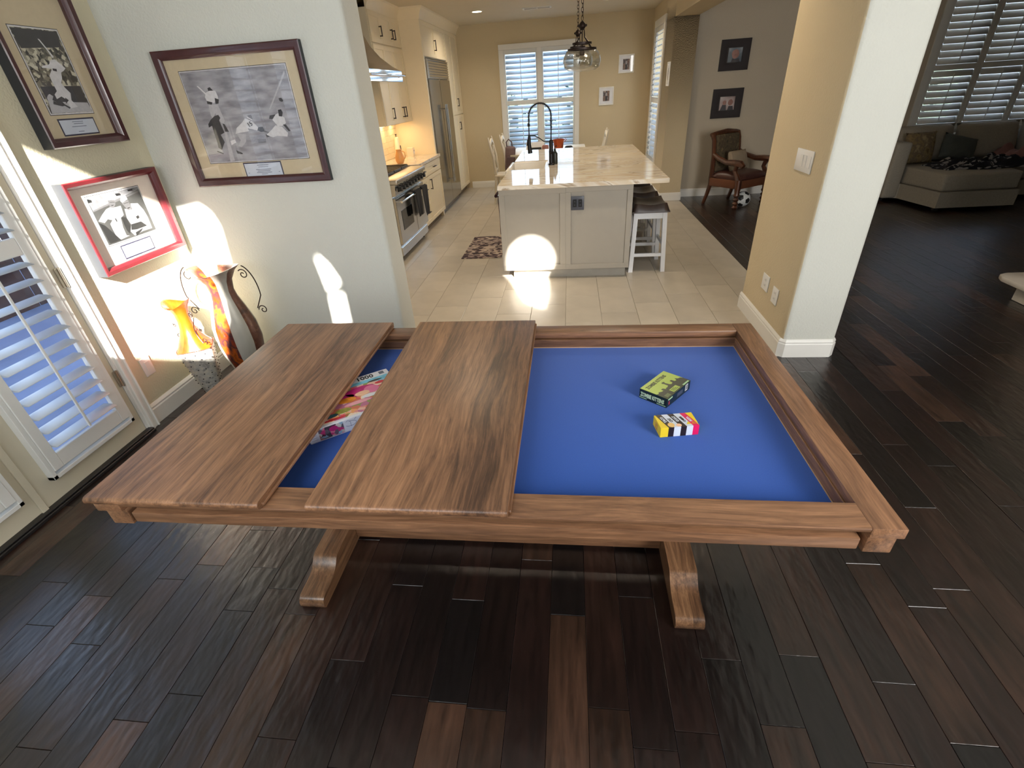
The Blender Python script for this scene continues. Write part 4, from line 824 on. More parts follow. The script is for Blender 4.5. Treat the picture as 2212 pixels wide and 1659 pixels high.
# ================================================================ SWITCHES, OUTLETS
PLATE = M('white_plastic', srgb(232, 230, 226), .35, mottle=.01)
def plate(name, label, F, w, h, kind, pm=None, dm=None, group=None):
    t = thing(name, label, 'switch' if 'switch' in name else 'outlet', tuple(F.translation), rot=F.to_euler(), local=True, group=group); pm = pm or PLATE; dm = dm or INK
    obj('cover_plate', B().box(-w / 2, w / 2, -h / 2, h / 2, 0, .006, .002, 2), pm, t)
    if kind == 'duplex':
        for s in (-1, 1):
            rc = obj('receptacle', B().box(-.016, .016, s * .02 - .014, s * .02 + .014, .006, .008, .001), pm, t)
            for q in (-1, 1): obj('slot', B().box(q * .006 - .001, q * .006 + .001, s * .02 - .005, s * .02 + .005, .008, .0083), dm, rc)
    elif kind == 'rocker':
        n_ = max(1, round(w / .055)) - (0 if w > .1 else 0); k0 = [0] if w < .1 else [-.024, .024]
        for x in k0: obj('rocker', B().obox((x, 0, .0075), (.033, .066, .004), (.06, 0, 0), .001), pm, t)
    return t
FcolL = lambda y, z: frame4((1.44 - .0005, y, z), (0, -1, 0), (0, 0, 1), (-1, 0, 0))
sw = plate('switch_plate', 'white double switch plate high on the beige side of the wall end', FcolL(3.41, 1.205), .24, .125, 'rocker')
for c in sw.children:
    if c.name.startswith('rocker'): c.location.x = 0
obj('dimmer', B().box(.065, .10, -.033, .033, .006, .009, .001), PLATE, sw)
plate('outlet_cover', 'white outlet low on the beige side of the wall end, farther from the table', FcolL(3.58, .365), .125, .115, 'duplex')
plate('outlet_cover', 'white outlet low on the beige side of the wall end, nearer to the table', FcolL(3.375, .34), .10, .115, 'duplex')
plate('light_switch', 'white switch plate on the khaki wall between door casing and orange vase', frame4((XL, 2.388, .347), (0, 1, 0), (0, 0, 1), (1, 0, 0)), .075, .118, 'rocker')
plate('outlet_cover', 'white outlet on the kitchen end wall left of the dining chairs', frame4((-1.485, YK, .31), (1, 0, 0), (0, 0, 1), (0, -1, 0)), .085, .125, 'duplex')

# ================================================================ HEARTH (right edge)
h = thing('fireplace_hearth', 'pale stone corner of the raised fireplace hearth at the right edge', 'fireplace', (3.9, 3.4, 0), kind=None)
STONE = M('pale_limestone', srgb(206, 196, 182), .45, mottle=.05, scale=6)
pts = [(3.44, 2.2), (3.44, 4.10), (3.47, 4.17), (3.54, 4.20), (5.6, 4.20), (5.6, 2.2)]
b = B().prism(pts, .135, .175); bmesh.ops.bevel(b.bm, geom=b.bm.edges[:], offset=.01, segments=2, affect='EDGES', profile=.5, clamp_overlap=True); obj('hearth_slab', b, STONE, h)
obj('hearth_base', B().box(3.54, 5.6, 2.3, 4.05, 0, .135, .004), M('hearth_base_stone', srgb(216, 206, 190), .5, mottle=.04), h)
obj('chimney_breast', B().box(3.72, 5.6, 2.5, 3.95, .175, 2.70, .004), P_GREY, h)
#PART3
# ================================================================ KITCHEN
def shaker(b, axis, c, u0, u1, z0, z1, d=1, rail=.05, t=.02, rec=.007):
    """recessed-panel front on plane c; axis 'X' faces +X, 'Y' faces -Y (d = outward sign)"""
    def bx(a, e, p, q, n0, n1, bev=.0015):
        n0, n1 = sorted((c + d * n0, c + d * n1))
        if axis == 'X': b.box(n0, n1, a, e, p, q, bev)
        else: b.box(a, e, n0, n1, p, q, bev)
    bx(u0, u1, z0, z0 + rail, 0, t); bx(u0, u1, z1 - rail, z1, 0, t); bx(u0, u0 + rail, z0 + rail, z1 - rail, 0, t); bx(u1 - rail, u1, z0 + rail, z1 - rail, 0, t)
    bx(u0 + rail - .002, u1 - rail + .002, z0 + rail - .002, z1 - rail + .002, 0, t - rec, 0)
    return b
def pull(parent, axis_face, c, u, z, L=.13, vertical=True, out=.03):
    b = B()
    P = lambda o, du, dz: (c + o, u + du, z + dz)
    e = L / 2 * .86
    if vertical: b.tube([P(out, 0, -L / 2), P(out, 0, L / 2)], .0065, 8); b.tube([P(0, 0, -e), P(out, 0, -e)], .006, 8); b.tube([P(0, 0, e), P(out, 0, e)], .006, 8)
    else: b.tube([P(out, -L / 2, 0), P(out, L / 2, 0)], .0065, 8); b.tube([P(0, -e, 0), P(out, -e, 0)], .006, 8); b.tube([P(0, e, 0), P(out, e, 0)], .006, 8)
    obj('handle', b, BRONZE, parent)
def door_part(t, name, c, u0, u1, z0, z1, hu=None, hz=None, vertical=True, L=.13):
    d = obj(name, shaker(B(), 'X', c, u0, u1, z0, z1), CAB, t)
    if hu is not None: pull(d, 'X', c + .02, hu, hz, L, vertical)
    return d
# base cabinet beyond the range
bc = thing('base_cabinet', 'cream base cabinet with dark pulls between range and refrigerator', 'cabinet', (-2.3, 7.4, 0))
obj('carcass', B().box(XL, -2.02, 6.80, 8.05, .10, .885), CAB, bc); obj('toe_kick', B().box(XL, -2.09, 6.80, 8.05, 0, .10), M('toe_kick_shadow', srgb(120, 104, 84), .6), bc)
door_part(bc, 'drawer', -2.02, 6.81, 7.20, .72, .875, 7.0, .80, False, .10); door_part(bc, 'drawer', -2.02, 6.81, 7.20, .42, .71, 7.0, .57, False, .10); door_part(bc, 'drawer', -2.02, 6.81, 7.20, .11, .41, 7.0, .27, False, .10)
door_part(bc, 'drawer', -2.02, 7.21, 8.03, .72, .875, 7.62, .80, False, .13); door_part(bc, 'door', -2.02, 7.21, 8.03, .11, .71, 7.30, .60, True, .14)
b2 = thing('base_cabinet', 'cream base cabinet nearest the opening, mostly hidden by the grey wall', 'cabinet', (-2.3, 4.6, 0))
obj('carcass', B().box(XL, -2.02, 3.5, 5.54, 0, .885), CAB, b2)
for k in range(3): door_part(b2, 'door', -2.02, 3.52 + k * .675, 4.18 + k * .675, .11, .87, 3.58 + k * .675, .7, True)
ct = thing('worktop', 'pale stone worktop beyond the range', 'worktop', (-2.3, 7.4, .9))
obj('worktop_slab', B().box(XL, -1.985, 6.80, 8.05, .885, .925, .003), MARBLE, ct)
ct2 = thing('worktop', 'pale stone worktop on the near side of the range', 'worktop', (-2.3, 4.5, .9))
obj('worktop_slab', B().box(XL, -1.985, 3.5, 5.54, .885, .925, .003), MARBLE, ct2)
bs = B()
struct('trim_3', B().box(XL, XL + .01, 3.5, 8.05, .925, 1.38), M('subway_tile_setting_bed', srgb(196, 186, 168), .6), 'mortar bed of the pale splashback behind range and worktop', 'splashback')
spl = thing('splashback', 'cream brick-laid splashback tiles behind the worktop', 'splashback', (XL, 6.6, 1.1), kind='structure')
sbm = B().box(-.0975, .0975, -.0365, .0365, 0, .007, .001); sme = bpy.data.meshes.new('tile'); sbm.bm.to_mesh(sme); sbm.bm.free(); sme.materials.append(M('cream_glazed_tile', srgb(222, 210, 186), .15, mottle=.03))
for r in range(6):
    for c in range(12):
        inst('tile', sme, spl, (.010, -.88 + c * .2 + (.1 if r % 2 else 0) + .0, -.135 + r * .0755), (PI / 2, 0, PI / 2))
# uppers
uc = thing('wall_cabinet', 'cream wall cabinet with two rows of doors and dark pulls, right of the hood', 'cabinet', (-2.5, 7.4, 1.9))
obj('carcass', B().box(XL, -2.36, 6.84, 8.05, 1.385, 2.62), CAB, uc)
for (a, c, hu) in ((6.85, 7.24, 7.17), (7.245, 7.66, 7.61), (7.665, 8.04, 7.72)):
    door_part(uc, 'door', -2.36, a, c, 1.39, 2.27, hu, 1.52); door_part(uc, 'door', -2.36, a, c, 2.285, 2.60, hu, 2.41, L=.11)
uc2 = thing('wall_cabinet', 'cream wall cabinet on the near side of the hood, hidden by the grey wall', 'cabinet', (-2.5, 4.6, 1.9))
obj('carcass', B().box(XL, -2.36, 3.6, 5.5, 1.385, 2.62), CAB, uc2)
obj('light_strip', B().box(XL + .12, XL + .17, 6.9, 8.0, 1.372, 1.3845), M('under_cabinet_glow', (1, .8, .5), .5, emit=3, ecol=(1, .72, .38)), uc)
for y in (7.0, 7.4, 7.8): light('under_cabinet_lamp', 'AREA', (-2.46, y, 1.365), 1.3, (1, .66, .32), .3, .06, (0, 0, -1))
light('under_cabinet_lamp', 'AREA', (-2.46, 6.2, 1.80), 2.5, (1, .66, .32), .6, .1, (0, 0, -1))
# fridge wall
fp = thing('tall_cabinet', 'cream tall cabinet surround and pantry enclosing the refrigerator', 'cabinet', (-2.35, 9.3, 0))
obj('side_panel', B().box(XL, -2.05, 8.05, 8.11, 0, 2.62, .002), CAB, fp)
obj('carcass', B().box(XL, -2.07, 8.11, 9.60, 2.17, 2.62).box(XL, -2.07, 9.58, YK, .10, 2.62), CAB, fp); obj('toe_kick', B().box(XL, -2.13, 9.58, YK, 0, .10), MATS['toe_kick_shadow'], fp)
for a, c, hu in ((8.12, 8.85, 8.79), (8.855, 9.58, 8.92)): door_part(fp, 'door', -2.07, a, c, 2.18, 2.60, hu if a < 8.5 else None, 2.34, L=.14)
door_part(fp, 'door', -2.07, 9.60, 10.08, 1.37, 2.60); door_part(fp, 'door', -2.07, 10.085, YK - .01, 1.37, 2.60, 10.13, 1.56)
door_part(fp, 'door', -2.07, 9.60, 10.08, .11, 1.355); door_part(fp, 'door', -2.07, 10.085, YK - .01, .11, 1.355, 10.13, 1.18)
def crown(path, label):
    prof = [(0, 2.60), (.012, 2.60), (.018, 2.63), (.05, 2.69), (.075, 2.715), (.08, ZC), (0, ZC)]; b = B(); rings = []; P = [Vector((*p, 0)) for p in path]
    for i, p in enumerate(P):
        d0 = (p - P[i - 1]).normalized() if i else (P[1] - p).normalized(); d1 = (P[i + 1] - p).normalized() if i < len(P) - 1 else d0
        n0 = Vector((d0.y, -d0.x, 0)); n1 = Vector((d1.y, -d1.x, 0)); m = n0 + n1; m = m / m.dot(n0)
        rings.append([b.bm.verts.new(p + m * o_ + Vector((0, 0, z))) for o_, z in prof])
    for A, C in zip(rings, rings[1:]):
        for k in range(len(prof)): b.bm.faces.new((A[k], A[(k + 1) % len(prof)], C[(k + 1) % len(prof)], C[k]))
    b.bm.faces.new(rings[0][::-1]); b.bm.faces.new(rings[-1]); struct('trim_4', b, CAB, label, 'crown moulding', smooth=20)
crown([(-2.36, 6.84), (-2.36, 8.05), (-2.05, 8.05), (-2.05, YK)], 'cream crown moulding where the kitchen cabinets meet the ceiling')
fr_ = thing('refrigerator', 'built-in stainless steel refrigerator with louvred grille and long twin handles', 'refrigerator', (-2.35, 8.85, 0))
obj('cabinet_body', B().box(XL, -2.07, 8.13, 9.57, .09, 2.16), STEELD, fr_); obj('toe_kick', B().box(XL, -2.10, 8.13, 9.57, 0, .09), STEELD, fr_)
for a, c, hu in ((8.135, 8.81, 8.765), (8.82, 9.565, 8.865)):
    d = obj('door', B().box(-2.068, -2.035, a, c, .10, 1.90, .004), M('fridge_steel', (.36, .35, .33), .16, 1, mottle=.04, scale=30), fr_); obj('handle', B().tube([(-1.975, hu, .40), (-1.975, hu, 1.56)], .013, 10).tube([(-2.035, hu, .45), (-1.975, hu, .45)], .009, 8).tube([(-2.035, hu, 1.50), (-1.975, hu, 1.50)], .009, 8), CHROME, d)
gr = obj('grille', B().box(-2.068, -2.05, 8.135, 9.565, 1.91, 2.155), STEELD, fr_)
obj('grille_frame', B().box(-2.05, -2.035, 8.135, 8.22, 1.91, 2.155, .002).box(-2.05, -2.035, 8.22, 9.565, 2.14, 2.155, .002).box(-2.05, -2.035, 8.22, 9.565, 1.91, 1.922, .002), STEEL, fr_)
for k in range(6): obj('grille_slat', B().obox((-2.043, 8.89, 1.945 + k * .034), (.006, 1.33, .030), (0, .5, 0), .001), STEEL, gr)
# range
rg = thing('range_cooker', 'stainless steel double-oven range with black knobs and a cloth on its rail', 'range cooker', (-2.3, 6.15, 0))
RY0, RY1 = 5.56, 6.78
obj('range_body', B().box(XL + .02, -1.99, RY0, RY1, .12, .90, .003), STEEL, rg); obj('kick_panel', B().box(-2.01, -1.975, RY0 + .01, RY1 - .01, .06, .165, .003), STEEL, rg)
b = B()
for y in (RY0 + .06, RY1 - .06):
    for x in (-2.05, -2.5): b.tube([(x, y, 0), (x, y, .12)], .02, 10)
obj('feet', b, BLACK, rg)
obj('front_ledge', B().box(-2.10, -1.90, RY0, RY1, .865, .915, .012, 3), M('satin_steel', (.62, .6, .57), .3, 1), rg)
b = B().prism([(-1.99, .74), (-1.945, .745), (-1.93, .865), (-1.99, .865)], RY0, RY1, 'XZ'); obj('control_panel', b, STEEL, rg)
for k in range(9):
    y = RY0 + .10 + k * .128
    b = B().tube([(-1.94, y, .805), (-1.925, y, .805)], .030, 14); b.tube([(-1.925, y, .805), (-1.885, y, .807)], .024, 14); kn = obj('knob', b, BLACK, rg)
    obj('bezel', B().tube([(-1.942, y, .805), (-1.934, y, .805)], .034, 16), CHROME, kn)
for a, c in ((RY0 + .01, RY0 + .70), (RY0 + .71, RY1 - .01)):
    d = obj('oven_door', B().box(-1.99, -1.955, a, c, .20, .72, .004), STEEL, rg); obj('oven_window', B().box(-1.955, -1.952, a + .13, c - .13, .34, .56, .001), M('oven_glass', (.01, .01, .01), .05), d)
    obj('oven_rail', B().tube([(-1.90, a + .04, .675), (-1.90, c - .04, .675)], .013, 10).tube([(-1.955, a + .07, .675), (-1.90, a + .07, .675)], .010, 8).tube([(-1.955, c - .07, .675), (-1.90, c - .07, .675)], .010, 8), CHROME, d)
for k in range(4):
    y0 = RY0 + .03 + k * .295; b = B()
    for j in range(5): b.box(-2.56, -2.12, y0 + j * .064, y0 + j * .064 + .012, .925, .945, .002)
    for x in (-2.56, -2.345, -2.13): b.box(x, x + .012, y0, y0 + .27, .915, .94, .002)
    obj('burner_grate', b, BLACK, rg)
for k in range(8): obj('burner_cap', B().lathe([(.04, .905), (.045, .915), (.03, .922)], (-2.24 if k % 2 else -2.44, RY0 + .16 + (k // 2) * .295, 0), 14), BLACK, rg)
obj('cooktop', B().box(XL + .02, -2.09, RY0, RY1, .90, .908), M('cooktop_steel', (.2, .19, .18), .3, 1), rg)
# towels on the rail
def cloth(name, label, x, y0, y1, z0, z1, m, cat='towel', group=None):
    b = B(); n = 12; k = 14; g = {}
    for s in (0, 1):
        for i in range(n + 1):
            for j in range(k + 1):
                u = i / n; v = j / k; w = .010 * math.sin(u * 9 + v) * v; taper = .85 + .15 * (1 - v) + .0
                yy = (y0 + y1) / 2 + (u - .5) * (y1 - y0) * (taper if v < .85 else taper * (1 - (v - .85) * 1.5)); g[s, i, j] = b.bm.verts.new((x + w + (.006 if s else 0), yy, z1 - (z1 - z0) * v))
    for i in range(n):
        for j in range(k):
            b.bm.faces.new((g[1, i, j], g[1, i + 1, j], g[1, i + 1, j + 1], g[1, i, j + 1])); b.bm.faces.new((g[0, i, j], g[0, i, j + 1], g[0, i + 1, j + 1], g[0, i + 1, j]))
    for i in range(n): b.bm.faces.new((g[0, i, 0], g[0, i + 1, 0], g[1, i + 1, 0], g[1, i, 0])); b.bm.faces.new((g[0, i, k], g[1, i, k], g[1, i + 1, k], g[0, i + 1, k]))
    for j in range(k): b.bm.faces.new((g[0, 0, j], g[1, 0, j], g[1, 0, j + 1], g[0, 0, j + 1])); b.bm.faces.new((g[0, n, j], g[0, n, j + 1], g[1, n, j + 1], g[1, n, j]))
    b.tube([(x - .02, y0 + .01, z1 - .005), (x - .02, y1 - .01, z1 - .005)], .016, 8)
    return obj(name, b, m, None, label=label, cat=cat, group=group)
cloth('oven_mitt', 'charcoal oven mitt hanging on the right end of the range rail', -1.878, 6.42, 6.66, .34, .695, M('charcoal_cloth', srgb(40, 40, 42), .95, bump=.4))
cloth('dish_towel', 'black towel folded over the middle of the range rail', -1.882, 6.12, 6.36, .40, .695, BLKFAB)
# hood
hd = thing('range_hood', 'stainless steel curved chimney hood with polished band above the range', 'range hood', (-2.35, 6.17, 2.2))
HY0, HY1 = 5.56, 6.80
b = B(); prof = [(.60, 1.97, 0), (.52, 2.02, .05), (.43, 2.11, .16), (.36, 2.22, .25), (.31, 2.36, .32), (.28, 2.52, .36), (.27, ZC, .375)]; rings = []
for d, z, ins in prof: rings.append([b.bm.verts.new(p) for p in ((XL, HY0 + ins, z), (XL + d, HY0 + ins, z), (XL + d, HY1 - ins, z), (XL, HY1 - ins, z))])
for A, C in zip(rings, rings[1:]):
    for k in range(4): b.bm.faces.new((A[k], A[(k + 1) % 4], C[(k + 1) % 4], C[k]))
b.bm.faces.new(rings[0][::-1]); b.bm.faces.new(rings[-1]); obj('hood_canopy', b, M('hood_steel', (.42, .39, .36), .34, 1, mottle=.05, scale=40), hd, smooth=60)
obj('hood_band', B().box(XL, XL + .61, HY0 - .005, HY1 + .005, 1.855, 1.97, .004), CHROME, hd)
obj('hood_seam', B().tube([(XL + .613, HY0, 1.975), (XL + .525, HY0 + .3, 2.02), (XL + .435, HY0 + .42, 2.11), (XL + .365, HY0 + .5, 2.22), (XL + .315, HY0 + .55, 2.36), (XL + .285, HY0 + .57, 2.52)], .004, 6), STEELD, hd)
obj('utensil_rail', B().tube([(XL + .65, HY0 + .02, 1.915), (XL + .65, HY1 - .02, 1.915)], .011, 10).tube([(XL + .61, HY0 + .05, 1.915), (XL + .65, HY0 + .05, 1.915)], .008, 8).tube([(XL + .61, HY1 - .05, 1.915), (XL + .65, HY1 - .05, 1.915)], .008, 8).sphere((XL + .65, HY1 - .015, 1.915), .016), CHROME, hd)
# worktop items
CREAMC = M('cream_ceramic', srgb(236, 222, 196), .3, mottle=.02)
t = thing('paper_towel_holder', 'tall white ceramic bottle figure on the lit worktop beside the splashback', 'ornament', (-2.50, 7.62, .925))
obj('body', B().lathe([(.045, .925), (.05, .94), (.045, 1.05), (.038, 1.14), (.03, 1.20), (.012, 1.215)], (-2.50, 7.62, 0), 18), CREAMC, t); obj('stopper', B().lathe([(.008, 1.215), (.006, 1.235), (.018, 1.25)], (-2.50, 7.62, 0), 10), BLACK, t); obj('printed_face', B().box(-2.458, -2.455, 7.60, 7.64, 1.0, 1.10, .001), BRONZE, t)
t = thing('recipe_stand', 'white paper box and card leaning together on the lit worktop by the refrigerator panel', 'box', (-2.38, 7.88, .925))
obj('carton', B().box(-2.44, -2.34, 7.82, 7.92, .925, 1.045, .002), CREAMC, t); obj('carton_label', B().box(-2.339, -2.338, 7.84, 7.90, .96, 1.02), WHITE, t); obj('printed_dot', B().tube([(-2.3375, 7.87, 1.0), (-2.3365, 7.87, 1.0)], .012, 12), BRONZE, t)
t = thing('orange_jug', 'rounded orange jug on the near end of the lit worktop beyond the range', 'jug', (-2.30, 7.02, .925))
obj('jug_body', B().lathe([(.04, .925), (.06, .96), (.062, 1.0), (.045, 1.05), (.035, 1.08), (.04, 1.10)], (-2.30, 7.02, 0), 18), M('orange_glaze', srgb(222, 160, 96), .3), t); obj('jug_handle', B().tube([(-2.26, 7.02, 1.08), (-2.22, 7.02, 1.06), (-2.22, 7.02, 1.0), (-2.245, 7.02, .97)], .006, 8), MATS['orange_glaze'], t)
# island
isl = thing('kitchen_island', 'grey panelled kitchen island under the marble top', 'island', (0, 6.2, 0))
obj('carcass', B().box(-.625, .575, 4.83, 7.70, .10, .68).box(-.245, .575, 4.83, 7.70, .68, .889).box(-.625, -.245, 4.83, 5.77, .68, .889).box(-.625, -.245, 6.53, 7.70, .68, .889), ISL, isl); obj('toe_kick', B().box(-.575, .565, 4.885, 7.66, 0, .10), M('toe_kick_grey', srgb(150, 146, 138), .5), isl)
for a, c in ((-.672, -.035), (-.035, .588)): obj('end_panel', shaker(B(), 'Y', 4.83, a, c, .10, .889, -1, rail=.055 if a < -.5 else .05, t=.02, rec=.014), ISL, isl)
obj('corner_post', B().box(-.672, -.625, 4.83, 4.90, .10, .889, .002).box(.572, .588, 4.83, 4.87, .10, .889, .002), ISL, isl)
for k in range(4):
    if k == 2: continue
    obj('side_panel', shaker(B(), 'X', .575, 4.90 + k * .7, 5.58 + k * .7, .10, .885, 1, t=.012), ISL, isl)
dw = obj('dishwasher_door', B().box(-.655, -.627, 4.93, 5.54, .11, .88, .003), STEEL, isl); obj('handle', B().tube([(-.70, 4.97, .80), (-.70, 5.50, .80)], .011, 10).tube([(-.655, 5.0, .80), (-.70, 5.0, .80)], .008, 8).tube([(-.655, 5.47, .80), (-.70, 5.47, .80)], .008, 8), STEEL, dw)
cloth('dish_towel', 'dark patterned towel hanging on the dishwasher handle at the left of the island', -.70, 4.96, 5.14, .42, .81, M('burgundy_cloth', srgb(58, 28, 36), .95, mottle=.4, scale=30)).scale = (1, 1, 1)
wt = thing('island_worktop', 'white veined marble worktop covering the island', 'worktop', (0, 6.2, .9))
b = B()
SX0, SX1, SY0, SY1 = -.68, -.26, 5.78, 6.52
for q in ((-.673, .897, 4.77, SY0), (SX1, .897, SY0, SY1), (-.673, .897, SY1, 7.77)): b.box(*q, .889, .927)
bmesh.ops.remove_doubles(b.bm, verts=b.bm.verts, dist=1e-5); seen = {}
for f in list(b.bm.faces): seen.setdefault(tuple(round(x, 4) for x in f.calc_center_median()), []).append(f)
obj('worktop_slab', b, MARBLE, wt, smooth=20)
sk = thing('farmhouse_sink', 'white farmhouse sink let into the left edge of the marble worktop', 'sink', (-.47, 6.15, .8))
obj('basin', B().box(SX0 - .03, SX0 + .0, SY0 - .0, SY1, .70, .922, .006, 2).box(SX0, SX1 - .001, SY0 + .001, SY0 + .022, .70, .916, .002).box(SX0, SX1 - .001, SY1 - .022, SY1 - .001, .70, .916, .002).box(SX1 - .022, SX1 - .001, SY0 + .022, SY1 - .022, .70, .916, .002).box(SX0, SX1 - .001, SY0 + .001, SY1 - .001, .69, .71), BAFFLE, sk)
fc = thing('kitchen_faucet', 'tall black spring-neck pull-down faucet on the island', 'faucet', (-.205, 6.05, .927))
FX, FY = -.205, 6.05; FBK = M('matte_black_metal', (.018, .018, .019), .35, .7)
obj('base', B().lathe([(.034, .927), (.034, .94), (.026, .95), (.026, 1.06), (.022, 1.10), (.022, 1.17), (.014, 1.19)], (FX, FY, 0), 18), FBK, fc)
arch = [(FX, FY, 1.18), (FX + .004, FY, 1.30), (FX + .004, FY, 1.40)] + [(FX - .118 + .122 * math.cos(a), FY, 1.43 + .12 * math.sin(a)) for a in [PI * k / 14 for k in range(15)]] + [(FX - .242, FY, 1.36), (FX - .243, FY, 1.30), (FX - .243, FY, 1.24)]
obj('hose', B().tube(arch, .0065, 8), FBK, fc)
# spring coil round the hose
def along(P, t):
    P = [Vector(p) for p in P]; L = [0]
    for a, c in zip(P, P[1:]): L.append(L[-1] + (c - a).length)
    s = t * L[-1]
    for i in range(len(P) - 1):
        if s <= L[i + 1] or i == len(P) - 2: f = (s - L[i]) / (L[i + 1] - L[i]); return P[i].lerp(P[i + 1], f), (P[i + 1] - P[i]).normalized()
coil = []; cut = arch[1:-2]
for k in range(540):
    p, tg = along(cut, k / 539); a = k / 539 * 2 * PI * 44; n_ = Vector((0, 1, 0)); m_ = tg.cross(n_); coil.append(p + (n_ * math.cos(a) + m_ * math.sin(a)) * .0125)
obj('spring_coil', B().tube(coil, .0022, 4), FBK, fc)
obj('coil_collar', B().tube([(FX - .243, FY, 1.36), (FX - .243, FY, 1.33)], .014, 10), FBK, fc)
obj('spray_head', B().tube([(FX - .243, FY, 1.25), (FX - .243, FY, 1.215), (FX - .246, FY, 1.15), (FX - .238, FY, 1.06)], [.012, .017, .020, .026], 12).tube([(FX - .262, FY, 1.20), (FX - .272, FY, 1.14)], .005, 6), FBK, fc)
obj('docking_arm', B().tube([(FX - .243, FY, 1.238), (FX - .18, FY, 1.235), (FX - .13, FY, 1.21), (FX - .08, FY, 1.175), (FX, FY, 1.172)], .0055, 8), FBK, fc)
obj('lever_handle', B().tube([(FX, FY, 1.05), (FX, FY - .03, 1.05), (FX + .02, FY - .06, 1.075)], .008, 8), FBK, fc)
t = thing('soap_bottle', 'dark bottle standing right behind the black faucet', 'bottle', (-.165, 6.12, .927)); obj('bottle_body', B().lathe([(.03, .927), (.032, .94), (.032, 1.04), (.015, 1.06), (.012, 1.09)], (-.165, 6.12, 0), 14), M('dark_green_glass', (.02, .025, .02), .15), t); obj('pump', B().tube([(-.165, 6.12, 1.09), (-.165, 6.12, 1.11), (-.14, 6.12, 1.112)], .005, 8), FBK, t)
t = plate('outlet_cover', 'dark twin outlet set into the front panel of the grey island', frame4((.077, 4.819, .737), (1, 0, 0), (0, 0, 1), (0, -1, 0)), .122, .126, 'none', M('dark_grey_plastic', srgb(70, 72, 82), .4))
for x in (-.026, .026):
    rc = obj('receptacle', B().box(x - .017, x + .017, -.034, .034, .006, .010, .001), BLACK, t)
    for s in (-1, 1): obj('slot', B().box(x - .006, x + .006, s * .016 - .004, s * .016 + .004, .010, .0103), MATS['dark_grey_plastic'], rc)
# stools
STW = M('white_stool_paint', srgb(228, 230, 234), .4, mottle=.01); LEATH = M('brown_leather', srgb(62, 48, 42), .35, mottle=.1, scale=30, bump=.15)
def stool(label):
    t = thing('bar_stool', label, 'stool', (0, 0, 0), group='white bar stools along the right side of the island', local=True)
    w, d = .335, .42   # x, y
    for sx in (-1, 1):
        for sy in (-1, 1):
            b = B(); tp_ = (sx * (w / 2 - .03), sy * (d / 2 - .03)); bt = (sx * (w / 2 - .006), sy * (d / 2 - .004)); h2 = .021
            vs = [b.bm.verts.new((x + i * h2, y + j * h2, z)) for (x, y), z in ((bt, 0), (tp_, .585)) for i, j in ((-1, -1), (1, -1), (1, 1), (-1, 1))]
            for q in ((0, 1, 2, 3), (4, 5, 6, 7), (0, 1, 5, 4), (1, 2, 6, 5), (2, 3, 7, 6), (3, 0, 4, 7)): b.bm.faces.new([vs[i] for i in q])
            obj('leg', b, STW, t)
    for s in (-1, 1):
        obj('apron', B().box(-w / 2 + .03, w / 2 - .03, s * (d / 2 - .03) - .011, s * (d / 2 - .03) + .011, .525, .585, .002), STW, t); obj('apron', B().box(s * (w / 2 - .03) - .011, s * (w / 2 - .03) + .011, -d / 2 + .03, d / 2 - .03, .525, .585, .002), STW, t)
        obj('stretcher', B().box(-w / 2 + .02, w / 2 - .02, s * (d / 2 - .013) - .010, s * (d / 2 - .013) + .010, .155, .188, .002), STW, t); obj('stretcher', B().box(s * (w / 2 - .02) - .010, s * (w / 2 - .02) + .010, -d / 2 + .02, d / 2 - .02, .25, .28, .002), STW, t)
    b = B(); nx, ny = 12, 12; g = {}
    for i in range(nx + 1):
        for j in range(ny + 1):
            u = -1 + 2 * i / nx; v = -1 + 2 * j / ny; x = u * (w / 2 + .012); y = v * (d / 2 + .01); e = max(0, 1 - max(abs(u), abs(v)) ** 8)
            z = .60 + .05 * e ** .5 + .03 * v * v * e ** .5 - .012 * math.cos(u * PI) * e
            g[0, i, j] = b.bm.verts.new((x, y, z)); g[1, i, j] = b.bm.verts.new((x, y, .587)) if i in (0, nx) or j in (0, ny) else None
    for i in range(nx):
        for j in range(ny): b.bm.faces.new((g[0, i, j], g[0, i + 1, j], g[0, i + 1, j + 1], g[0, i, j + 1]))
    for i in range(nx): b.bm.faces.new((g[1, i, 0], g[1, i + 1, 0], g[0, i + 1, 0], g[0, i, 0])); b.bm.faces.new((g[1, i + 1, ny], g[1, i, ny], g[0, i, ny], g[0, i + 1, ny]))
    for j in range(ny): b.bm.faces.new((g[1, 0, j + 1], g[1, 0, j], g[0, 0, j], g[0, 0, j + 1])); b.bm.faces.new((g[1, nx, j], g[1, nx, j + 1], g[0, nx, j + 1], g[0, nx, j]))
    b.bm.faces.new([g[1, i, 0] for i in range(nx, -1, -1)] + [g[1, 0, j] for j in range(1, ny + 1)] + [g[1, i, ny] for i in range(1, nx + 1)] + [g[1, nx, j] for j in range(ny - 1, 0, -1)])
    obj('seat', b, LEATH, t, smooth=50)
    return t
s0 = stool('white bar stool with brown leather seat, nearest of the four by the island'); s0.location = (.79, 5.18, 0)
for k, w_ in ((1, 'second nearest of the four by the island'), (2, 'third nearest of the four by the island'), (3, 'farthest of the four by the island')):
    copy_tree(s0, None, (.79, 5.18 + k * .62, 0), None, 'white bar stool with brown leather seat, ' + w_)
# mat
mt_ = obj('kitchen_mat', B().box(-1.285, -.80, 5.60, 6.58, .0, .008, .002), speckle('mat_pattern', [srgb(*c) for c in ((60, 44, 48), (168, 150, 140), (96, 78, 80), (190, 174, 160), (60, 46, 50), (150, 134, 128))], 22, .9), label='patterned kitchen mat lying left of the island', cat='mat')
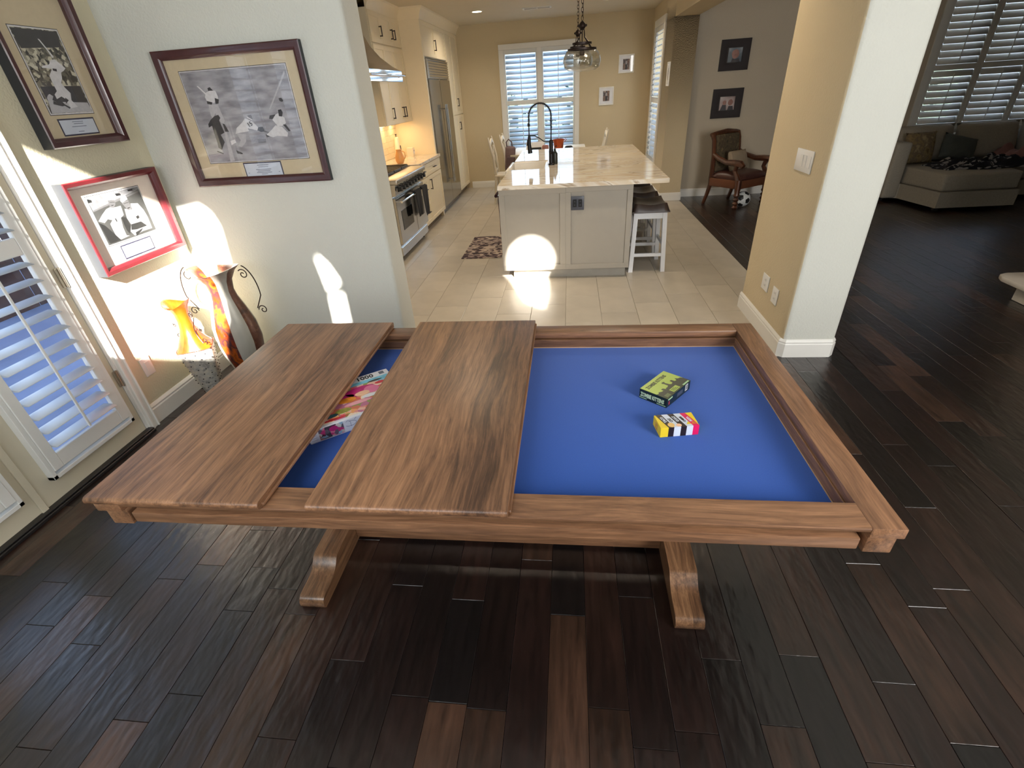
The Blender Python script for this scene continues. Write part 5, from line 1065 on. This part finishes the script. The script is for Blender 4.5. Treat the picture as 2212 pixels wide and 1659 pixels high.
# pendants
def pendant(label, x, y, s, zr, chain_n):
    t = thing('pendant_lamp', label, 'pendant lamp', (x, y, ZC), group='pendant lamps over the island', local=True)
    z = lambda v: v - ZC
    obj('ceiling_canopy', B().lathe([(.062, 0), (.062, -.012), (.03, -.03), (.006, -.035)][::-1], (0, 0, 0), 18), BRONZE, t)
    b = B(); z0 = zr + .235 - ZC; n = int((-.03 - z0) / .030)
    for k in range(n + 1):
        zc_ = z0 + k * (-.03 - z0) / n; a = k % 2
        b.tube([((.009 * math.cos(q)) * (1 - a), (.009 * math.cos(q)) * a, zc_ + .020 * math.sin(q)) for q in [2 * PI * j / 10 for j in range(10)]], .0026, 5, closed=True)
    obj('chain', b, BRONZE, t)
    obj('cord', B().tube([(.006, .004, z0), (.010, .006, (z0 - .03) / 2), (.004, 0, -.03)], .0022, 5), BRONZE, t)
    zz = zr - ZC
    obj('hub', B().lathe([(.004, .215), (.014, .21), (.03, .19), (.032, .17), (.018, .15), (.008, .145)], (0, 0, zz), 14).sphere((-.034, 0, zz + .18), .012, 1).sphere((.034, 0, zz + .18), .012, 1), BRONZE, t)
    for k in range(4):
        a = PI / 4 + k * PI / 2; obj('rod', B().tube([(.022 * math.cos(a), .022 * math.sin(a), zz + .16), (.035 * math.cos(a), .035 * math.sin(a), zz + .09), (.085 * math.cos(a), .085 * math.sin(a), zz + .045), (.12 * math.cos(a), .12 * math.sin(a), zz + .005)], .0042, 6), BRONZE, t)
    obj('centre_rod', B().tube([(0, 0, zz + .16), (0, 0, zz - .01)], .005, 8), BRONZE, t)
    for r, q in ((.09, .045), (.135, 0)):
        b = B(); n = 28; rr = [[b.bm.verts.new((rad * math.cos(2 * PI * k / n), rad * math.sin(2 * PI * k / n), zz + q + h_)) for k in range(n)] for rad, h_ in ((r, -.008), (r, .008), (r - .018, .008), (r - .018, -.008))]
        for A, C in zip(rr, rr[1:] + rr[:1]):
            for k in range(n): b.bm.faces.new((A[k], A[(k + 1) % n], C[(k + 1) % n], C[k]))
        obj('ring', b, BRONZE, t)
    obj('socket', B().lathe([(.024, 0), (.024, -.045), (.018, -.05)][::-1], (0, 0, zz), 14).box(-.115, .115, -.006, .006, zz - .004, zz + .004), BRONZE, t)
    obj('bulb', B().lathe([(.012, -.05), (.028, -.085), (.030, -.105), (.018, -.125), (.002, -.13)][::-1], (0, 0, zz), 14), PANE, t)
    gp = [(.118, -.004), (.150, -.02), (.172, -.055), (.178, -.10), (.165, -.145), (.13, -.168), (.06, -.176), (.0, -.177)]
    b = B(); n = 32; rr = [[b.bm.verts.new((max(r, .001) * math.cos(2 * PI * k / n), max(r, .001) * math.sin(2 * PI * k / n), zz + h_)) for k in range(n)] for r, h_ in gp + [(max(r - .004, .001), h_ + (.004 if r < .1 else 0)) for r, h_ in gp[::-1]]]
    for A, C in zip(rr, rr[1:] + rr[:1]):
        for k in range(n): b.bm.faces.new((A[k], A[(k + 1) % n], C[(k + 1) % n], C[k]))
    obj('glass_shade', b, SHADE_GLASS, t, smooth=60)
    t.scale = (s, s, 1)
    return t
pendant('clear glass and bronze pendant lamp over the near half of the island', .118, 5.55, 1.0, 1.975, 0)
pendant('clear glass and bronze pendant lamp over the far half of the island', .099, 7.0, 1.0, 2.03, 0)
# recessed lights and vent
LENS = M('lamp_lens', (1, .9, .7), .5, emit=14, ecol=(1, .86, .62))
k = 0
for (x, y, w_) in ((-1.39, 9.05, 'left of the vent, above the refrigerator aisle'), (.567, 8.98, 'right of the vent, above the far end of the island'), (-1.3, 6.6, 'above the range aisle, out of view'), (.75, 6.7, 'above the middle stools, out of view'), (-1.0, 4.3, 'near the opening on the left, out of view'), (.75, 4.3, 'near the opening on the right, out of view')):
    t = thing('ceiling_light', 'round recessed ceiling light ' + w_, 'ceiling light', (x, y, ZC), group=None)
    b = B(); n = 24; rr = [[b.bm.verts.new((x + r * math.cos(2 * PI * j / n), y + r * math.sin(2 * PI * j / n), ZC + h_)) for j in range(n)] for r, h_ in ((.092, 0), (.088, -.006), (.07, -.004), (.07, 0))]
    for A, C in zip(rr, rr[1:] + rr[:1]):
        for j in range(n): b.bm.faces.new((A[j], A[(j + 1) % n], C[(j + 1) % n], C[j]))
    obj('trim_ring', b, TRIM, t); obj('lens', B().lathe([(.07, ZC - .003), (.07, ZC - .001)], (x, y, 0), 24), LENS, t)
    light('downlight', 'AREA', (x, y, ZC - .012), 11.5, (1, .84, .64), .13, None, (0, 0, -1), spread=2.6)
vt = thing('ceiling_vent', 'white rectangular air vent in the kitchen ceiling', 'vent', (-.49, 9.2, ZC))
obj('vent_frame', B().box(-.71, -.27, 9.11, 9.13, ZC - .01, ZC, .002).box(-.71, -.27, 9.27, 9.29, ZC - .01, ZC, .002).box(-.71, -.68, 9.13, 9.27, ZC - .01, ZC, .002).box(-.30, -.27, 9.13, 9.27, ZC - .01, ZC, .002).box(-.50, -.48, 9.13, 9.27, ZC - .01, ZC, .002), TRIM, vt)
obj('vent_backing', B().box(-.69, -.29, 9.12, 9.28, ZC - .002, ZC - .0005), BRONZE, vt)
for k in range(5): obj('vent_slat', B().obox((-.49, 9.145 + k * .027, ZC - .006), (.37, .014, .0015), (.7, 0, 0)), TRIM, vt)

# ---- end wall pictures
WFR = M('white_frame', srgb(236, 234, 228), .4); SKIN = speckle('small_snapshot', [srgb(70, 46, 42), srgb(150, 120, 104), srgb(60, 60, 72), srgb(190, 170, 160)], 14, .5, 'NOISE')
def small(label, x0, x1, z0, z1, ph):
    F = frame4((x0, YK - .001, z0), (1, 0, 0), (0, 0, 1), (0, -1, 0)); W, H = x1 - x0, z1 - z0
    return framed('framed_snapshot', label, F, W, H, .022, .02, WFR, WHITE, ph, SKIN, [('d', [(300, 0), (700, 0), (650, 500), (420, 520)]), ('l', [(400, 500), (600, 500), (620, 760), (500, 850), (380, 740)])], None, border=0)
small('small white-framed snapshot, upper right on the kitchen end wall', .885, 1.158, 1.83, 2.112, (.08, .19, .055, .21))
small('small white-framed snapshot, lower left on the kitchen end wall', .548, .818, 1.343, 1.636, (.08, .19, .07, .225))
F = frame4((1.4495, 8.66, 1.60), (0, -1, 0), (0, 0, 1), (-1, 0, 0))
framed('framed_snapshot', 'narrow white frame on the kitchen side wall between shutters and header opening', F, .16, .30, .02, .02, WFR, WHITE, (.05, .11, .08, .22), SKIN, [], None, border=0)
DFR = M('espresso_frame', srgb(30, 18, 18), .65, mottle=.1)
def dark_pic(label, x0, x1, z0, z1, figs, bgm):
    F = frame4((x0, 8.729, z0), (1, 0, 0), (0, 0, 1), (0, -1, 0)); W, H = x1 - x0, z1 - z0
    return framed('framed_portrait', label, F, W, H, .10, .025, DFR, DFR, (.115, W - .105, .105, H - .105), bgm, figs, None, border=0)
pb1 = speckle('portrait_backdrop_teal', [srgb(60, 70, 82), srgb(96, 108, 118), srgb(190, 196, 200)], 3, .5, 'NOISE'); pb2 = speckle('portrait_backdrop_rose', [srgb(110, 86, 82), srgb(170, 150, 146), srgb(210, 204, 200)], 4, .5, 'NOISE')
TONES['s'] = M('photo_skin', srgb(150, 104, 92), .5, mottle=.2, scale=30); TONES['k'] = M('photo_jacket', srgb(40, 36, 44), .5, mottle=.2)
dark_pic('dark square-framed portrait of one person, upper on the taupe wall', 2.175, 2.585, 1.735, 2.118, [('s', blob(520, 560, 270, 330, seed=2)), ('k', [(250, 0), (900, 0), (800, 260), (500, 200), (330, 280)])], pb1)
dark_pic('dark square-framed portrait of two people, lower above the armchair', 2.150, 2.585, 1.125, 1.512, [('k', [(60, 0), (480, 0), (440, 400), (200, 420)]), ('s', blob(320, 560, 130, 180, seed=4)), ('s', blob(720, 560, 170, 230, seed=6)), ('k', [(560, 0), (960, 0), (900, 300), (620, 300)])], pb2)

# ---- breakfast table, chairs and clutter behind the island
CHW = M('antique_white_paint', srgb(226, 216, 196), .45, mottle=.03)
bt = thing('breakfast_table', 'white breakfast table standing behind the island under the window', 'table', (-.35, 9.25, 0))
obj('tabletop', B().box(-.98, .28, 8.80, 9.95, .73, .765, .006, 2), CHW, bt)
for x in (-.9, .2):
    for y in (8.88, 9.87): obj('leg', B().lathe([(.02, 0), (.028, .1), (.036, .4), (.028, .6), (.04, .73)], (x, y, 0), 12), CHW, bt)
def din_chair(label, x, y, rz):
    t = thing('dining_chair', label, 'chair', (x, y, 0), rz, group=None, local=True)
    obj('seat', B().box(-.22, .22, -.21, .21, .43, .46, .01, 2), CHW, t)
    for s in (-1, 1):
        obj('front_leg', B().tube([(s * .19, -.18, 0), (s * .18, -.17, .43)], [.014, .02], 8), CHW, t)
        obj('back_post', B().tube([(s * .18, .24, 0), (s * .185, .19, .45), (s * .19, .22, .75), (s * .20, .27, .97), (s * .19, .285, 1.04)], [.016, .02, .018, .016, .012], 8), CHW, t)
        obj('splat', B().tube([(s * .16, .20, .52), (s * .05, .225, .72), (s * -.13, .255, .90)], [.011, .011, .011], 6), CHW, t)
    obj('top_rail', B().prism([(-.19, .90), (-.1, .945), (0, .965), (.1, .945), (.19, .90), (.19, .95), (.1, .995), (0, 1.015), (-.1, .995), (-.19, .95)], .245, .27, 'XZ'), CHW, t)
    obj('back_rail', B().box(-.18, .18, .20, .22, .50, .54, .003), CHW, t); obj('side_stretcher', B().box(-.19, .19, -.01, .01, .2, .225, .003), CHW, t)
    return t
din_chair('antique white wooden chair at the left side of the breakfast table', -1.06, 9.05, PI / 2)
din_chair('antique white wooden chair with a bag on it, behind the first at the table', -.93, 9.55, PI / 2)
din_chair('antique white wooden chair at the right side of the breakfast table', .36, 9.3, -PI / 2)
bp_ = thing('backpack', 'mauve backpack hanging on the chair left of the breakfast table', 'backpack', (-.99, 9.02, .75))
b = B().pillow((-.99, 8.86, .72), .19, .17, .40, (PI / 2, 0, 0), 10); bmesh.ops.transform(b.bm, matrix=Matrix.Translation((-.99, 8.86, .70)) @ Matrix.Diagonal((1, .55, 1.25, 1)) @ Matrix.Translation((.99, -8.86, -.72)), verts=b.bm.verts)
obj('bag_body', B().obox((-.99, 8.86, .70), (.17, .11, .40), (0, .08, 0), .045, 3), M('mauve_nylon', srgb(120, 98, 98), .6, mottle=.15), bp_); b.bm.free()
obj('bag_pocket', B().obox((-.985, 8.80, .64), (.13, .04, .20), (0, .08, 0), .018, 2), M('mauve_nylon_dark', srgb(96, 76, 80), .6), bp_)
obj('bag_strap', B().tube([(-1.03, 8.84, .86), (-1.04, 8.84, .96), (-1.0, 8.86, 1.0), (-.95, 8.84, .96), (-.94, 8.84, .86)], .010, 8), MATS['mauve_nylon_dark'], bp_)
TZ = .765
t = thing('serving_tray', 'white tray with a dark tablet on it, left on the breakfast table', 'tray', (-.58, 8.98, TZ)); obj('tray_base', B().box(-.74, -.42, 8.86, 9.12, TZ, TZ + .02, .004), CHW, t); obj('tray_stand', B().obox((-.58, 9.1, TZ + .09), (.30, .02, .12), (-.4, 0, 0), .004), WHITE, t); obj('tablet', B().box(-.70, -.47, 9.0, 9.03, TZ + .02, TZ + .075, .004), BLACK, t)
t = thing('copper_pot', 'copper planter with two handles on the breakfast table', 'pot', (-.18, 9.1, TZ)); obj('pot_body', B().lathe([(.06, TZ), (.075, TZ + .04), (.09, TZ + .15), (.10, TZ + .175), (.092, TZ + .17), (.06, TZ + .03)], (-.18, 9.1, 0), 20), M('copper', srgb(176, 84, 50), .3, .6, mottle=.15), t)
obj('handle', B().tube([(-.09, 9.1, TZ + .15), (-.06, 9.1, TZ + .18), (-.045, 9.1, TZ + .17), (-.085, 9.1, TZ + .12)], .005, 6), MATS['copper'], t); obj('handle', B().tube([(-.27, 9.1, TZ + .15), (-.30, 9.1, TZ + .18), (-.315, 9.1, TZ + .17), (-.275, 9.1, TZ + .12)], .005, 6), MATS['copper'], t)
t = thing('rose_jar', 'small rose-coloured jar between tray and copper pot', 'jar', (-.40, 8.98, TZ)); obj('jar_body', B().lathe([(.045, TZ), (.06, TZ + .03), (.055, TZ + .09), (.04, TZ + .11)], (-.40, 8.98, 0), 16), M('rose_glaze', srgb(168, 118, 112), .35), t)
t = thing('spectacle_case', 'black lumpy pouch at the right end of the breakfast table', 'pouch', (.02, 9.1, TZ)); obj('pouch_body', B().pillow((-.01, 9.1, TZ + .035), .15, .1, .07).tube([(.04, 9.1, TZ + .03), (.10, 9.09, TZ + .018)], [.016, .006], 8), BLACK, t)

# ================================================================ LIVING ROOM
ac = thing('carved_armchair', 'carved dark wood armchair with tapestry back and brown leather seat', 'armchair', (2.49, 8.03, 0), math.radians(35), local=True)
CW = wood('carved_walnut', srgb(48, 26, 18), srgb(78, 44, 28), srgb(110, 66, 40), 'Z', .3, coat=.3, knots=False); TAP = speckle('tapestry', [srgb(60, 52, 40), srgb(92, 80, 56), srgb(74, 60, 46), srgb(112, 98, 68)], 16, .9, 'NOISE'); LEA2 = M('oxblood_leather', srgb(70, 40, 34), .35, mottle=.15, scale=12, bump=.15)
for s in (-1, 1):
    obj('rear_leg', B().tube([(s * .28, .33, 0), (s * .275, .29, .12), (s * .27, .25, .28), (s * .265, .25, .42), (s * .265, .26, .68), (s * .265, .29, .88), (s * .265, .325, .955)], [.024, .028, .032, .036, .031, .030, .034], 8), CW, ac)
    obj('front_leg', B().lathe([(.026, 0), (.042, .025), (.026, .05), (.044, .08), (.026, .105), (.044, .135), (.026, .16), (.044, .19), (.034, .22), (.042, .28), (.042, .40)], (s * .30, -.27, 0), 14), CW, ac)
    obj('arm_rest', B().tube([(s * .27, .25, .70), (s * .285, .14, .65), (s * .305, -.02, .61), (s * .31, -.16, .615), (s * .315, -.27, .61), (s * .315, -.315, .575)], [.030, .034, .036, .042, .046, .034], 8), CW, ac)
    obj('arm_support', B().tube([(s * .30, -.27, .36), (s * .305, -.23, .44), (s * .305, -.18, .51), (s * .31, -.21, .60)], [.042, .034, .030, .034], 8), CW, ac)
obj('crest_rail', B().tube([(-.29, .335, .95), (-.2, .32, .965), (0, .315, .98), (.2, .32, .965), (.29, .335, .95)], [.028, .030, .034, .030, .028], 8), CW, ac)
obj('seat_rail', B().box(-.30, .30, -.285, .26, .27, .385, .012, 2), M('tan_leather_band', srgb(104, 62, 40), .4), ac)
obj('seat_cushion', B().pillow((0, -.02, .405), .64, .60, .17, (0, 0, 0), 12), LEA2, ac, smooth=70)
obj('upholstered_back', B().obox((0, .265, .70), (.48, .085, .50), (-.13, 0, 0), .035, 3), TAP, ac)
obj('throw_pillow', B().pillow((2.47, 8.08, .60), .40, .30, .12, (1.25, 0, math.radians(35)), 10), M('sand_linen', srgb(150, 134, 112), .9, bump=.3), label='sand-coloured pillow leaning on the armchair back', cat='pillow')
# football
bm = bmesh.new(); base = bmesh.ops.create_icosphere(bm, subdivisions=1, radius=1); ico = [v.co.normalized() for v in bm.verts]; bm.free()
b = B(); b.sphere((0, 0, 0), .108, 4)
for f in b.bm.faces:
    c = f.calc_center_median().normalized(); 
    if max(c.dot(v) for v in ico) > math.cos(math.radians(20.5)): f.material_index = 1
sb = obj('soccer_ball', b, [M('ball_white', srgb(226, 228, 226), .35), M('ball_black', (.015, .015, .016), .35)], label='black and white soccer ball on the floor by the armchair', cat='ball', smooth=80); sb.location = (2.545, 7.80, .108); sb.rotation_euler = (.5, .3, .2)
# sofa
SOF = M('grey_sofa_fabric', srgb(160, 154, 142), .95, mottle=.08, scale=60, bump=.3, bscale=400, bdist=.001)
so = thing('sectional_sofa', 'large grey sectional sofa with a chaise, beneath the living room shutters', 'sofa', (5.3, 7.9, 0))
obj('base', B().prism([(4.60, 7.70), (4.69, 7.0), (5.62, 7.03), (5.70, 7.60), (7.1, 7.62), (7.1, 8.62), (4.45, 8.62), (4.45, 7.78)], .05, .24), SOF, so)
b = B().prism([(4.625, 7.72), (4.70, 7.02), (5.60, 7.05), (5.68, 7.62), (5.68, 8.35), (4.60, 8.35)], .245, .45); bmesh.ops.bevel(b.bm, geom=b.bm.edges[:], offset=.03, segments=3, affect='EDGES', profile=.5, clamp_overlap=True); obj('chaise_cushion', b, SOF, so, smooth=60)
obj('seat_cushion', B().box(5.70, 6.4, 7.62, 8.35, .245, .45, .035, 3), SOF, so, smooth=60); obj('seat_cushion', B().box(6.41, 7.1, 7.62, 8.35, .245, .45, .035, 3), SOF, so, smooth=60)
obj('arm', B().box(4.40, 4.60, 7.70, 8.62, .05, .76, .035, 3), SOF, so, smooth=60); obj('back_frame', B().box(4.45, 7.1, 8.36, 8.64, .05, .76, .04, 3), SOF, so, smooth=60)
for x, w_ in ((5.02, .80), (5.82, .84), (6.64, .84)): obj('back_cushion', B().pillow((x, 8.22, .68), w_, .50, .26, (1.3, 0, 0), 12, seed=int(x * 10), wr=.01), SOF, so, smooth=70)
obj('feet', B().box(4.75, 4.80, 7.1, 7.15, 0, .05).box(5.5, 5.55, 7.1, 7.15, 0, .05).box(4.46, 4.51, 7.85, 7.9, 0, .05).box(6.9, 6.95, 7.7, 7.75, 0, .05).box(4.5, 4.55, 8.5, 8.55, 0, .05).box(6.95, 7.0, 8.5, 8.55, 0, .05), BLACK, so)
obj('throw_pillow', B().pillow((4.86, 8.00, .65), .44, .42, .14, (1.35, 0, .12), 10), speckle('yellow_flecked_fabric', [srgb(96, 80, 56), srgb(140, 122, 84), srgb(112, 96, 78), srgb(160, 146, 110)], 12, .95, 'NOISE'), label='square yellow-brown patterned pillow in the sofa corner', cat='pillow', smooth=70)
obj('throw_pillow', B().pillow((5.38, 8.02, .62), .50, .34, .16, (1.2, .25, .05), 10, 3, .01), M('slate_velvet', srgb(86, 92, 90), .9, mottle=.1), label='rumpled slate green pillow right of the patterned one', cat='pillow', smooth=70)
def throw(name, label, x0, x1, y0, y1, z, m, amp, seed, cat='blanket'):
    rr = random.Random(seed); n = 30; k = 18; b = B(); g = {}; ph = [rr.uniform(0, 6) for _ in range(6)]
    for i in range(n + 1):
        for j in range(k + 1):
            u = i / n; v = j / k; e = min(u, 1 - u, v, 1 - v); hh = z + .012 + min(1, e * 7) * amp * (.55 + .3 * math.sin(u * 17 + ph[0] + v * 3) + .25 * math.sin(v * 13 + ph[1] + u * 5) + .2 * math.sin((u - v) * 29 + ph[2]))
            x = x0 + (x1 - x0) * u + .03 * math.sin(v * 9 + ph[3]); y = y0 + (y1 - y0) * v + .03 * math.sin(u * 11 + ph[4]); g[i, j] = b.bm.verts.new((x, y, max(z + .004, hh))); g[i, j, 1] = b.bm.verts.new((x, y, z + .001)) if i in (0, n) or j in (0, k) else None
    for i in range(n):
        for j in range(k): b.bm.faces.new((g[i, j], g[i + 1, j], g[i + 1, j + 1], g[i, j + 1]))
    for i in range(n): b.bm.faces.new((g[i, 0, 1], g[i + 1, 0, 1], g[i + 1, 0], g[i, 0])); b.bm.faces.new((g[i + 1, k, 1], g[i, k, 1], g[i, k], g[i + 1, k]))
    for j in range(k): b.bm.faces.new((g[0, j + 1, 1], g[0, j, 1], g[0, j], g[0, j + 1])); b.bm.faces.new((g[n, j, 1], g[n, j + 1, 1], g[n, j + 1], g[n, j]))
    return obj(name, b, m, label=label, cat=cat, smooth=70)
throw('patterned_blanket', 'black and white patterned blanket heaped on the chaise', 4.85, 6.1, 7.30, 7.78, .45, speckle('black_white_weave', [srgb(14, 16, 22), srgb(18, 20, 30), srgb(14, 14, 20), srgb(150, 150, 150), srgb(20, 22, 34)], 22, .95, 'VORONOI', (1, 2.4, 1)), .10, 4)
throw('knit_blanket', 'dusty pink knitted blanket at the right end of the sofa', 5.75, 6.9, 7.45, 8.05, .452, M('dusty_pink_knit', srgb(142, 104, 100), .95, mottle=.1, bump=.6, bscale=60, bdist=.01), .17, 9)
